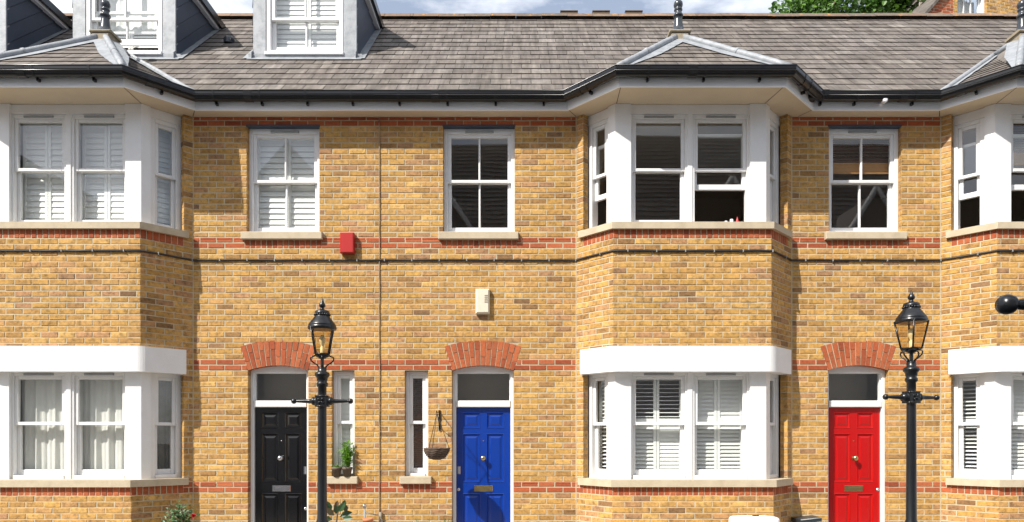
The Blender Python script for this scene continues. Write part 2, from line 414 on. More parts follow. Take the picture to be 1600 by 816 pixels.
def slat_blind(par, F, u0, u1, z0, z1, n, mat='wood', pitch=.028, name='blind', tilt=35):
    mb = MB(); k = int((z1 - z0) / pitch); t = rad(tilt)
    for s in range(k):
        zc = z0 + (s + .5) * pitch; dn, dz = .0125 * math.cos(t), .0125 * math.sin(t)
        mb.quad(F.p(u0, n + dn, zc - dz), F.p(u1, n + dn, zc - dz), F.p(u1, n - dn, zc + dz), F.p(u0, n - dn, zc + dz))
    mb.box(F, u0, u1, n - .012, n + .012, z0 - .02, z0)
    return mb.build(name, mat, par)
def pane(par, F, u0, u1, z0, z1, n, name='pane'):
    mb = MB(); mb.quad(F.p(u0, n, z0), F.p(u1, n, z0), F.p(u1, n, z1), F.p(u0, n, z1))
    return mb.build(name, 'glass', par)
def sash_window(house, F, u0, u1, z0, z1, mid, nf, fw=.04, st=.045, cols=1, opened=0.0, vent=True, bot=.06, brail=.07, top=.05, depth=.12, mat='white'):
    """sliding sash window: box frame, two sashes, two panes"""
    mb = MB()
    mb.bbox(F, u0, u0 + fw, nf - depth, nf, z0, z1, .004); mb.bbox(F, u1 - fw, u1, nf - depth, nf, z0, z1, .004)
    mb.bbox(F, u0 + fw, u1 - fw, nf - depth, nf - .002, z1 - top, z1, .004)
    mb.bbox(F, u0 + fw, u1 - fw, nf - depth, nf + .012, z0, z0 + bot * .6, .004)
    win = mb.build('window', mat, house)
    a, b = u0 + fw, u1 - fw
    def sash(zl, zh, n, rl, rh):
        s = MB()
        s.bbox(F, a, a + st, n - .04, n, zl, zh, .005); s.bbox(F, b - st, b, n - .04, n, zl, zh, .005)
        s.bbox(F, a + st, b - st, n - .04, n - .001, zl, zl + rl, .005); s.bbox(F, a + st, b - st, n - .04, n - .001, zh - rh, zh, .005)
        for c in range(1, cols):
            u = a + st + (b - a - 2 * st) * c / cols
            s.bbox(F, u - .013, u + .013, n - .038, n - .003, zl + rl, zh - rh, .006)
        s.build('sash', mat, win)
        pane(win, F, a + st - .003, b - st + .003, zl + rl - .003, zh - rh + .003, n - .02)
    sash(mid - .022, z1 - top, nf - .02, .042, .045)
    zb = z0 + bot * .6
    sash(zb + opened, mid + .022 + opened, nf - .066, brail, .042)
    if vent:
        v = MB(); c = (u0 + u1) / 2; w = min(.19, (b - a) * .32)
        v.bbox(F, c - w, c + w, nf - .004, nf + .016, z1 - top * .5 - .022, z1 - top * .5 + .004, .004)
        v.build('vent', 'plastic_cream' if False else 'rim', win)
    return win
def sill(house, F, u0, u1, z0, z1, n0, n1):
    mb = MB(); mb.bbox(F, u0, u1, n0, n1, z0, z1, .008); return mb.build('sill', 'stone', house)

# ------------------------------------------------------------------ roof slates on a convex polygon
def clip(poly, a, b, c):
    out = []
    for i in range(len(poly)):
        p, q = poly[i], poly[(i + 1) % len(poly)]
        dp, dq = a * p[0] + b * p[1] - c, a * q[0] + b * q[1] - c
        if dp <= 0: out.append(p)
        if dp * dq < 0:
            t = dp / (dp - dq); out.append((p[0] + (q[0] - p[0]) * t, p[1] + (q[1] - p[1]) * t))
    return out
def slates(mb, o, U, V, poly, gauge=.25, width=.275, lift=.010, phase=0.0, ragged=.005):
    o, U, V = Vector(o), Vector(U).normalized(), Vector(V).normalized(); Nn = U.cross(V).normalized()
    if Nn.z < 0: Nn = -Nn
    # convex edges (counter clockwise)
    ar = sum(poly[i][0] * poly[(i + 1) % len(poly)][1] - poly[(i + 1) % len(poly)][0] * poly[i][1] for i in range(len(poly)))
    if ar < 0: poly = poly[::-1]
    E = []
    for i in range(len(poly)):
        p, q = poly[i], poly[(i + 1) % len(poly)]
        a, b = q[1] - p[1], p[0] - q[0]; E.append((a, b, a * p[0] + b * p[1]))
    umin, umax = min(p[0] for p in poly), max(p[0] for p in poly); vmin, vmax = min(p[1] for p in poly), max(p[1] for p in poly)
    mb.add([o + U * u + V * v for u, v in poly], [tuple(range(len(poly)))], 1)
    r = 0; v = vmin
    while v < vmax:
        off = phase + (width / 2 if r % 2 else 0) + random.uniform(-.006, .006)
        i = math.floor((umin - off) / width)
        dv = 0
        while off + i * width < umax:
            a = off + i * width + .004; b = a + width - .008
            lo = v + random.uniform(-ragged, ragged); hi = v + gauge + .01
            pl = [(a, lo), (b, lo + random.uniform(-.002, .002)), (b, hi), (a, hi)]
            for e in E: pl = clip(pl, *e) if len(pl) > 2 else pl
            if len(pl) > 2:
                l0 = lift + random.uniform(-.002, .003)
                H = lambda q: .002 + l0 * max(0, 1 - (q[1] - v) / (gauge + .01))
                top = [o + U * q[0] + V * q[1] + Nn * H(q) for q in pl]; base = [o + U * q[0] + V * q[1] + Nn * (.001 + max(0, H(q) - .009)) for q in pl]
                n = len(pl)
                mb.add(top, [tuple(range(n))], 0); mb.add(top + base, [(k, (k + 1) % n, n + (k + 1) % n, n + k) for k in range(n)], 1)
            i += 1
        r += 1; v += gauge
    return Nn

# ------------------------------------------------------------------ the roof geometry shared by the row
TAN = .916; TE, ZE = .30, EYE + 4.45            # main eave: depth in front of the wall, height
RIDGE_D = 2.97; cosr = 1 / math.sqrt(1 + TAN * TAN); ZR = ZE + (TE + RIDGE_D) * TAN
def roofz(d): return ZE + (TE + d) * TAN
HGROUP = 'yellow brick terraced houses in the row'
GX = 3.0
bays = {
 'A': dict(c=-5.823, ec=-5.86, uf=.985, ub=.46, lf=.90, lb=.52, hw=1.436),
 'B': dict(c=2.167, ec=2.205, uf=1.005, ub=.455, lf=1.02, lb=.49, hw=1.436),
 'C': dict(c=7.034, ec=7.05, uf=1.0, ub=.455, lf=1.0, lb=.49, hw=1.436)}
def cant_frames(c, hf, b, hw):
    L = math.hypot(hw - hf, b); out = {}
    for s in (-1, 1):
        U = Vector((s * (hw - hf), b, 0)).normalized(); Nn = Vector((s * b, -(hw - hf), 0)).normalized()
        out[s] = Fr((c + s * hf, -b, 0), U, Nn)
    return out, L
def offset_pts(hf, b, hw, e):
    """half plan polyline offset outward by e: front corner, wall end"""
    th = math.atan2(b, hw - hf); k = math.tan(th / 2)
    return (hf + e * k, b + e), (hw + e / math.sin(th), 0.0)

def build_bay(house, key, upper, lower, sides=(-1, 1), xclip=None):
    g = bays[key]; c = g['c']
    FrontU = Fr((c, -g['ub'], 0), (1, 0, 0), (0, -1, 0)); FrontL = Fr((c, -g['lb'], 0), (1, 0, 0), (0, -1, 0))
    CU, LU = cant_frames(c, g['uf'], g['ub'], g['hw']); CL, LL = cant_frames(c, g['lf'], g['lb'], g['hw'])
    PIER = .12; SZ = (4.226, 4.311); LS = (.96, 1.049); BM = (2.42, 2.742)
    mb = MB()
    brickwork(mb, FrontU, -g['uf'], g['uf'], 2.62, zk(44), phase=.05)
    rowlock(mb, FrontU, -g['uf'], g['uf'], zk(44), zk(45) + .06)
    brickwork(mb, FrontL, -g['lf'], g['lf'], 0.0, zk(0), phase=.02)
    rowlock(mb, FrontL, -g['lf'], g['lf'], zk(0), zk(1) + .06)
    for s in sides:
        brickwork(mb, CU[s], 0, LU, 2.62, SOF - .004, holes=[(-1, LU - PIER, zk(44), 9)], phase=.07, red=set())
        rowlock(mb, CU[s], 0, LU - PIER, zk(44), zk(45) + .06)
        brickwork(mb, CL[s], 0, LL, 0, LS[1], holes=[(-1, LL - PIER, zk(0), 9)], phase=.03, red={0, 1})
        brickwork(mb, CU[s], LU - PIER, LU, LS[1] - .03, 2.63, phase=.03, jl=True, red={0, 1})
        rowlock(mb, CL[s], 0, LL - PIER, zk(0), zk(1) + .06)
    mb.build('bay_wall', ['brick', 'redbrick', 'mortar'], house)
    # stone sills as one mitred slab each
    for hf, b, (za, zb), L in ((g['uf'], g['ub'], SZ, LU), (g['lf'], g['lb'], LS, LL)):
        (x1, t1), _ = offset_pts(hf, b, g['hw'], .045)
        th = math.atan2(b, g['hw'] - hf)
        ee = L - .07; ex, et = hf + ee * math.cos(th), b - ee * math.sin(th)   # end point on the brick face
        ox, ot = ex + .045 * math.sin(th), et + .045 * math.cos(th)
        ix, it = ex - .20 * math.sin(th), et - .20 * math.cos(th)
        pl = []
        for s, seq in ((-1, [(ix, it), (ox, ot), (x1, t1)]), (1, [(x1, t1), (ox, ot), (ix, it)])):
            pl += [(c + s * x, -t) for x, t in seq]
        pl += [(c + hf - .2, -(b - .30)), (c - hf + .2, -(b - .30))]
        m2 = MB(); m2.prism(pl, za, zb); m2.build('sill', 'stone', house)
    # white rendered beam over the ground floor bay
    e = .04
    (x1, t1), _ = offset_pts(g['uf'], g['ub'], g['hw'], e)
    th = math.atan2(g['ub'], g['hw'] - g['uf']); ee = LU - .10
    ex, et = g['uf'] + ee * math.cos(th), g['ub'] - ee * math.sin(th)
    ox, ot = ex + e * math.sin(th), et + e * math.cos(th); ix, it = ex - .22 * math.sin(th), et - .22 * math.cos(th)
    half = [(ix, it), (ox, ot)]
    fi = .09
    p0 = (x1 + fi * math.cos(th), t1 - fi * math.sin(th)); p2 = (x1 - fi, t1)
    for i in range(7):
        q = i / 6; half.append(tuple((1 - q) ** 2 * p0[j] + 2 * q * (1 - q) * (x1, t1)[j] + q * q * p2[j] for j in (0, 1)))
    pl = [(c - x, -t) for x, t in half] + [(c + x, -t) for x, t in half[::-1]]
    pl += [(c + g['uf'] - .3, -(g['ub'] - .3)), (c - g['uf'] + .3, -(g['ub'] - .3))]
    m3 = MB(); m3.prism(pl, BM[0], BM[1]); m3.build('bay_beam', 'render', house)
    # flat ceiling board inside the bay so the room behind stays closed
    # corner posts, heads and windows
    for tier, hf, b, Cf, L, z0, z1, top in (('u', g['uf'], g['ub'], CU, LU, 4.311, SOF - .003, 5.745), ('l', g['uf'], g['ub'], CU, LU, 1.049, BM[0] + .02, BM[0] + .01)):
        e = .085; th = math.atan2(b, g['hw'] - hf); k = math.tan(th / 2)
        cx, ct = hf - e * k, b - e
        for s in sides:
            a = (cx - .205, ct); d = (cx + .115 * math.cos(th), ct - .115 * math.sin(th))
            d2 = (d[0] - .11 * math.sin(th), d[1] - .11 * math.cos(th))
            pl = [(c + s * x, -t) for x, t in (a, (cx, ct), d, d2, (cx - .10, ct - .12), (cx - .205, ct - .11))]
            m = MB(); m.prism(pl, z0 - .004, z1); m.build('bay_post', 'white', house)
        Ff = Fr((c, -b, 0), (1, 0, 0), (0, -1, 0)); nf = -.125
        hx = cx - .205
        if tier == 'u':
            m = MB(); m.box(Ff, -hx - .01, hx + .01, nf - .1, nf + .012, top, z1)
            for s in sides: m.box(Cf[s], .15, L - .105, nf - .1, nf + .012, top, z1)
            m.build('bay_head', 'white', house)
        m = MB(); m.bbox(Ff, -.032, .032, nf - .1, nf + .014, z0, top, .004); m.build('mullion', 'white', house)
        conf = upper if tier == 'u' else lower
        mid = 5.04 if tier == 'u' else 1.765
        for s in (-1, 1):
            kind, op = conf['front_l' if s < 0 else 'front_r']
            ua, ub = (-hx - .006, -.028) if s < 0 else (.028, hx + .006)
            zt = top if tier == 'u' else top
            w = sash_window(house, Ff, ua, ub, z0 - .004, zt, mid, nf, fw=.034, st=.045, opened=op, bot=.05 if tier == 'u' else .09)
            fill(w, Ff, ua + .03, ub - .03, z0 + .03, zt - .03, nf - .17, kind, mid)
        for s in sides:
            kind, op = conf['cant_l' if s < 0 else 'cant_r']
            w = sash_window(house, Cf[s], .152, L - .105, z0 - .004, top, mid, nf, fw=.062, st=.048, opened=op, vent=False, bot=.05 if tier == 'u' else .09)
            fill(w, Cf[s], .19, L - .14, z0 + .03, top - .03, nf - .17, kind, mid)
def fill(w, F, u0, u1, z0, z1, n, kind, mid):
    if kind == 'shutter': shutters(w, F, u0, u1, z0, z1, n, 2, 79, .075)
    elif kind == 'shutter1': shutters(w, F, u0, u1, z0, z1, n, 1, 79, .065)
    elif kind == 'half_open': shutters(w, F, u0, u1, z0, z1, n, 2, [(58, 74), (15, 15)], .05, split=mid + .02)
    elif kind == 'louvre': shutters(w, F, u0, u1, z0, z1, n, 2, [58, 72], .05, split=mid + .02)
    elif kind == 'louvre1': shutters(w, F, u0, u1, z0, z1, n, 1, [25, 25], .05, split=mid + .02)
    elif kind == 'curtain': curtain(w, F, u0 - .02, u1 + .02, z0 - .02, z1 + .02, n)
    elif kind == 'net': curtain(w, F, u0 - .02, u1 + .02, z0 - .02, z1 + .02, n - .08, mat='greycable', amp=.008, folds=9)
    elif kind == 'bamboo': slat_blind(w, F, u0, u1, mid + .30, z1, n, 'shaded_slats', name='blind', tilt=70); slat_blind(w, F, u0, u1, mid + .14, mid + .28, n + .01, 'pine_and_sunlit', .014, tilt=85)  # one blind, its shaded top and sunlit bottom painted in two tones
    elif kind == 'pine_and_sunlit':
        m = MB(); m.box(F, u0 - .1, u1 + .05, n - .25, n - .2, z0 - .05, z0 + .42); m.build('cupboard', 'pine_and_sunlit', w)

def gutter_run(house, path, name='gutter'):
    """half-round gutter with fascia, following a plan polyline of fascia-face points (x, t)"""
    n = len(path); R = .064; RD = 1.75; zt = EYE + 4.487
    def offs(e):
        out = []
        for i in range(n):
            ds = []
            if i > 0: ds.append((Vector(path[i]) - Vector(path[i - 1])).normalized())
            if i < n - 1: ds.append((Vector(path[i + 1]) - Vector(path[i])).normalized())
            ns = [Vector((-d.y, d.x)) for d in ds]      # left normal = outward when walking +x with t outward
            if len(ns) == 2:
                m = (ns[0] + ns[1]).normalized(); m = m / m.dot(ns[0])
            else: m = ns[0]
            out.append(Vector(path[i]) + m * e)
        return out
    prof = []
    for i in range(13):
        a = math.pi * i / 12
        prof.append((.084 - R * math.cos(a), -R * RD * max(0, math.sin(a)) ** .8))
    prof += [(.084 + R - .006, .006), (.084 + R - .010, -.004)]
    mb = MB(); rows = [[(q.x, -q.y, zt + dz) for q in offs(e)] for e, dz in prof]
    for r in range(len(rows) - 1):
        for i in range(n - 1): mb.add([rows[r][i], rows[r][i + 1], rows[r + 1][i + 1], rows[r + 1][i]], [(0, 1, 2, 3)])
    # a second moulded bead below the lip
    for e, dz, rr in ((.084 + R - .002, 0.0, .009), (.084 + R * .93, -R * .9, .007)):
        mb.tube([(q.x, -q.y, zt + dz) for q in offs(e)], rr, 8)
    g = mb.build('gutter', 'gutter', house)
    # brackets and unions
    for i in range(n - 1):
        a, b = Vector(path[i]), Vector(path[i + 1]); L = (b - a).length; d = (b - a) / L; nn = Vector((-d.y, d.x))
        k = max(1, round(L / .62))
        for j in range(k):
            m = MB()
            c = a + d * (L * (j + .5) / k)
            F = Fr((c.x, -c.y, 0), (d.x, -d.y, 0), (nn.x, -nn.y, 0))
            pts = []
            for q in range(9):
                t = math.pi * q / 8; pts.append((.084 - (R + .006) * math.cos(t), zt - (R * RD + .006) * max(0, math.sin(t)) ** .8))
            for q in range(8):
                (n0, za), (n1, zb) = pts[q], pts[q + 1]
                m.quad(F.p(-.012, n0, za), F.p(.012, n0, za), F.p(.012, n1, zb), F.p(-.012, n1, zb))
            m.box(F, -.014, .014, .004, .05, zt - .135, zt - .10)
            if j % 3 == 1 or L < .9 and j == 0:
                m2 = MB()
                for q in range(8):
                    (n0, za), (n1, zb) = pts[q], pts[q + 1]
                    m2.quad(F.p(-.20, n0, za - .001), F.p(-.10, n0, za - .001), F.p(-.10, n1, zb - .001), F.p(-.20, n1, zb - .001))
                m2.build('gutter_union', 'gutter', g)
            m.build('gutter_bracket', 'gutter', g)
    # fascia board
    mb = MB(); f0, f1 = offs(0), offs(-.022)
    for i in range(n - 1):
        a, b, c, d = f0[i], f0[i + 1], f1[i + 1], f1[i]
        mb.add([(q.x, -q.y, z) for z in (SOF - .012, zt + .01) for q in (a, b, c, d)], [(0, 1, 2, 3), (4, 5, 6, 7), (0, 1, 5, 4), (2, 3, 7, 6)])
    mb.build('fascia', 'fascia', house)
    # soffit boards back to the wall line
    mb = MB(); s0 = offs(-.023)
    for i in range(n - 1):
        a, b = s0[i], s0[i + 1]
        back = -.12
        mb.add([(a.x, -a.y, SOF), (b.x, -b.y, SOF), (b.x, -back, SOF), (a.x, -back, SOF)], [(0, 1, 2, 3)])
        mb.add([(a.x, -a.y, SOF + .012), (b.x, -b.y, SOF + .012), (b.x, -back, SOF + .012), (a.x, -back, SOF + .012)], [(0, 1, 2, 3)])
    so = mb.build('soffit', 'soffit', house)
    return so
def soffit_joint(so, a, b):
    m = MB(); a, b = Vector(a), Vector(b); d = (b - a).normalized(); nn = Vector((-d.y, d.x)) * .004
    m.add([(q.x, -q.y, SOF - .0025) for q in (a + nn, b + nn, b - nn, a - nn)], [(0, 1, 2, 3)])
    m.build('soffit_joint', 'cable', so)

def bay_roof(house, key):
    ec = bays[key]['ec']
    AP = Vector((ec, .5, EYE + 5.66)); Gz = EYE + 4.47
    fx, ft = 1.02 + .03, .816 + .06; mx, mt = 1.605 + .03, .219 + .06
    mb = MB()
    Gl, Gr = Vector((ec - fx, -ft, Gz)), Vector((ec + fx, -ft, Gz))
    def tri(o, along, pts3):
        U = (along - o).normalized(); nn = (along - o).cross(pts3[-1] - o).normalized(); V = nn.cross(U)
        if V.z < 0: V = -V
        return U, V, [((p - o).dot(U), (p - o).dot(V)) for p in pts3]
    U, V, pl = tri(Gl, Gr, [Gl, Gr, AP]); slates(mb, Gl, U, V, pl, gauge=.21, width=.275, phase=.1)
    hips = []
    for s in (-1, 1):
        Gf = Vector((ec + s * fx, -ft, Gz)); Gm = Vector((ec + s * mx, -mt, Gz - .005))
        nn = (Gm - Gf).cross(AP - Gf).normalized()
        if nn.z < 0: nn = -nn
        d = (AP.z + .06 - ZE) / TAN - TE      # the ridge runs back almost level into the main slope
        R = Vector((ec, d, roofz(d)))
        U, V, pl = tri(Gf, Gm, [Gf, Gm, R]); slates(mb, Gf, U, V, pl, gauge=.21, width=.275, phase=.2)
        nn = (Gm - Gf).cross(R - Gf).normalized(); nn = nn if nn.z > 0 else -nn
        mb.add([Gf, R, AP], [(0, 1, 2)], 0)
        hips.append((Gf, Gm, R, nn))
    roof = mb.build('bay_roof', ['slate', 'slate_edge'], house)
    fn = (Gr - Gl).cross(AP - Gl).normalized()
    if fn.z < 0: fn = -fn
    for s, (Gf, Gm, R, nn) in zip((-1, 1), hips):
        m = MB()
        d = (AP - Gf).normalized(); up = (fn + nn).normalized()
        a, b = Gf + d * .03, AP - d * .10
        # two wings and the roll
        wf = d.cross(fn).normalized(); wf = wf if wf.dot(Vector((-s, 0, 0))) > 0 else -wf
        wc = d.cross(nn).normalized(); wc = wc if wc.dot(Gm - Gf) > 0 else -wc
        for w, nrm, wd in ((wf, fn, .17), (wc, nn, .17)):
            k = 10
            for i in range(k):
                p, q = a + (b - a) * (i / k), a + (b - a) * ((i + 1) / k)
                w0, w1 = min(wd, .02 + 2.2 * (i + .8) / k * .12), min(wd, .02 + 2.2 * (i + 1.8) / k * .12)
                w0 += random.uniform(-.006, .006)
                m.quad(p + nrm * .022, q + nrm * .022, q + nrm * .02 + w * w1, p + nrm * .02 + w * w0)
        pts = [a + (b - a) * (i / 8) + up * (.032 + random.uniform(-.003, .003)) for i in range(9)]
        m.tube(pts, .042, 10)
        mid = a + (b - a) * .45; m.tube([mid + up * .036, mid + d * .04 + up * .036], .046, 10)
        m.build('hip_flashing', 'lead', roof)
        m = MB()
        d = (R - Gm).normalized(); mainn = Vector((0, -TAN, 1)).normalized()
        wm = Vector((s, 0, 0)); wm = (wm - mainn * wm.dot(mainn)).normalized()
        wc = d.cross(nn).normalized(); wc = wc if wc.dot(AP - Gm) > 0 else -wc
        L = (R - Gm).length
        upv = (mainn + nn).normalized()
        m.tube([Gm + d * (L * i / 8) + upv * (.03 + random.uniform(-.004, .004)) for i in range(9)], .036, 8)
        if s > 0: m.tube([AP + Vector((0, .08, -.01)), AP.lerp(R, .5) + Vector((0, 0, .02)), R + Vector((0, .03, .02))], .045, 8)
        for w, nrm, wd in ((wm, mainn, .07), (wc, nn, .10)):
            k = 12
            for i in range(k):
                p, q = Gm + d * (L * i / k), Gm + d * (L * (i + 1) / k)
                j0 = random.uniform(-.008, .008)
                m.quad(p + nrm * .024, q + nrm * .024, q + nrm * .024 + w * (wd + j0), p + nrm * .024 + w * (wd + j0))
        m.build('valley_flashing', 'lead', roof)
    m = MB()
    F = Fr((AP.x, AP.y, 0), (1, 0, 0), (0, -1, 0))
    poly = []
    m.bbox(F, -.125, .125, -.12, .12, AP.z - .13, AP.z + .015, .015); m.bbox(F, -.15, .15, -.14, .14, AP.z + .015, AP.z + .05, .012)
    m.build('finial_base', 'mortarblock', roof)
    m = MB(); z = AP.z + .05
    m.lathe([(.0, 0), (.10, 0), (.10, .018), (.082, .03), (.068, .10), (.056, .20), (.052, .245), (.066, .25), (.069, .265), (.064, .28), (.05, .288), (.047, .33), (.058, .34), (.058, .352),
             (.046, .36), (.05, .375), (.06, .395), (.064, .42), (.06, .447), (.045, .468), (.02, .48), (0, .482)], (AP.x, AP.y, z), 24)
    m.build('finial', 'finial', house)

def main_roof(house, x0, x1, ph):
    mb = MB(); o = Vector((0, -TE, ZE)); U = Vector((1, 0, 0)); V = Vector((0, 1, TAN)).normalized(); SL = (TE + RIDGE_D) / cosr
    slates(mb, o, U, V, [(x0, -.02), (x1, -.02), (x1, SL), (x0, SL)], gauge=.2505, width=.275, phase=ph)
    mb.quad(Vector((x0, RIDGE_D, ZR)), Vector((x1, RIDGE_D, ZR)), Vector((x1, 2 * RIDGE_D + TE, ZE)), Vector((x0, 2 * RIDGE_D + TE, ZE)))
    r = mb.build('roof', ['slate', 'slate_edge'], house)
    mb = MB(); x = x0
    while x < x1 - .02:
        e = min(x + .45, x1) - .006
        h = random.uniform(-.004, .006)
        prof = [(-.13, -.085), (-.05, .005), (-.02, .03), (.02, .03), (.05, .005), (.13, -.085)]
        pts = [Vector((xx, RIDGE_D + a, ZR + .055 + b + h)) for xx in (x, e) for a, b in prof]; n = len(prof)
        mb.add(pts, [(i, i + 1, n + i + 1, n + i) for i in range(n - 1)] + [tuple(range(n)), tuple(range(n, 2 * n))])
        x += .45
    mb.build('ridge_tiles', 'ridge', r)
    return r
def shell(house, x0, x1):
    """back and party walls, floors and ceilings that close the rooms"""
    mb = MB(); y0, y1 = .14, 3.2; yb = 2 * RIDGE_D
    X = lambda x, y, z: Vector((x, y, z))
    for z in (.02, 2.74, 2.95, 5.90):
        yy = -.0 if z > 5.5 else .12
        mb.quad(X(x0, yy, z), X(x1, yy, z), X(x1, y1, z), X(x0, y1, z))
    mb.quad(X(x0, y1, 0), X(x1, y1, 0), X(x1, y1, 5.9), X(x0, y1, 5.9))
    for x in (x0 + .02, x1 - .02):
        mb.quad(X(x, .1, 0), X(x, y1, 0), X(x, y1, 5.9), X(x, .1, 5.9))
    mb.build('interior', 'room', house)
    mb = MB()
    mb.box(WALL, x0, x1, -yb, -yb + .2, 0, SOF)
    for x in (x0, x1 - .01):
        mb.add([X(x, 3.25, 0), X(x, yb, 0), X(x, yb, SOF), X(x, RIDGE_D, ZR - .05), X(x, 3.25, SOF)], [(0, 1, 2, 3, 4)])
    mb.build('rear_wall', 'mortar', house)

def dormer(house, x0, x1, kind, opened=0.0, name='dormer'):
    fd = 1.02; zb = roofz(fd) - .02; ze = EYE + 6.95; zp = ze + (x1 - x0) / 2 * .85
    bd = (ze - ZE) / TAN - TE
    F = Fr((0, fd, 0), (1, 0, 0), (0, -1, 0))
    w0, w1 = x0 + .20, x1 - .205; zs = PZ(83, -fd); zt = zs + 1.35
    mb = MB()  # lead-faced front with the window hole
    mb.bbox(F, x0, w0, -.06, 0, zb - .03, ze + .1, .01); mb.bbox(F, w1, x1, -.06, 0, zb - .03, ze + .1, .01)
    mb.bbox(F, w0, w1, -.06, -.012, zb - .03, zs, .006); mb.bbox(F, w0, w1, -.06, -.012, zt, ze + .1, .006)
    mb.add([F.p(x0, 0, ze + .1), F.p(x1, 0, ze + .1), F.p((x0 + x1) / 2, 0, zp)], [(0, 1, 2)])
    d = mb.build('dormer', 'lead', house)
    for s, x in ((-1, x0 + .004), (1, x1 - .004)):
        mb = MB()
        # cheek of overlapping boards laid parallel to the roof slope
        mb.add([(x, fd + .01, zb), (x, bd, ze), (x, fd + .01, ze)], [(0, 1, 2)])
        n = 5
        for i in range(n):
            h0 = zb + (ze - zb) * (i) / n; h1 = zb + (ze - zb) * (i + 1) / n
            run = lambda h: fd + .01 + (ze - h) / TAN * 1.0
            a = Vector((x + s * .016, fd + .012, h0)); b = Vector((x + s * .016, fd + .012 + (ze - h0) / TAN, ze))
            c = Vector((x + s * .002, fd + .012 + (ze - h1) / TAN, ze)); e = Vector((x + s * .002, fd + .012, h1))
            mb.quad(a, b, c, e)
            mb.quad(a, b, b - Vector((s * .018, 0, .02)), a - Vector((s * .018, 0, .02)))
        mb.build('cheek', 'cheek', d)
        mb = MB()  # lead soaker along the cheek
        mn = Vector((0, -TAN, 1)).normalized()
        p = Vector((x, fd - .05, roofz(fd - .05))) + mn * .025; q = Vector((x, bd, roofz(bd))) + mn * .025
        mb.quad(p, q, q + Vector((s * .11, 0, 0)), p + Vector((s * .13, 0, 0)))
        mb.quad(p, q, q + Vector((0, 0, .09)), p + Vector((0, 0, .09)))
        mb.build('soaker', 'lead', d)
        mb = MB(); E = Fr((x, 0, 0), (0, 1, 0), (s, 0, 0))
        mb.box(E, fd - .12, bd + .0, .0, .075, ze - .10, ze + .02); mb.build('eaves_board', 'fascia', d)
        mb = MB(); mb.box(E, fd - .15, bd + .03, .076, .125, ze - .055, ze + .06); mb.build('verge', 'gutter', d)
    mb = MB(); xm = (x0 + x1) / 2; rd = (zp - ZE) / TAN - TE
    for s in (-1, 1):
        xe = xm + s * ((x1 - x0) / 2 + .12); zz = ze - .02
        mb.add([(xe, fd - .15, zz), (xe, bd, zz), (xm, rd, zp + .05), (xm, fd - .15, zp + .05)], [(0, 1, 2, 3)])
    mb.build('dormer_roof', 'slate', d)
    mb = MB(); mb.box(F, x0 + .02, x1 - .02, -1.3, -1.28, zb, ze); mb.build('interior', 'room', d)
    # apron
    mb = MB(); mn = Vector((0, -TAN, 1)).normalized()
    a = Vector((x0 - .06, fd - .01, roofz(fd - .01))) + mn * .022; b = a + Vector((x1 - x0 + .14, 0, 0)); dn = Vector((0, -1, -TAN)).normalized() * .10
    mb.quad(a, b, b + dn, a + dn); mb.quad(a, b, b + Vector((0, -.004, .05)), a + Vector((0, -.004, .05))); mb.build('apron', 'lead', d)
    mid = PZ(28, -fd)
    w = sash_window(house, F, w0 + .005, w1 - .005, zs + .003, zt - .003, mid, -.004, fw=.055, st=.06, cols=2, opened=opened, vent=False, bot=.06, brail=.09)
    if kind == 'blind':
        for zz0, zz1 in ((zs + .05, zt - .05),): shutters(w, F, w0 + .05, w1 - .05, zz0, zz1, -.17, 2, 79, .07)
    else:
        shutters(w, F, w0 + .05, w1 - .05, zs + .04, zs + .42, -.17, 2, [55], .06)
        curtain(w, F, w0 + .05, w1 - .05, zs + .44, zt - .03, -.22, amp=.01, mat='shutter')
    mb = MB(); mb.bbox(F, w0 - .012, w1 + .012, -.05, .05, zs - .045, zs + .004, .008); mb.build('sill', 'white', d)

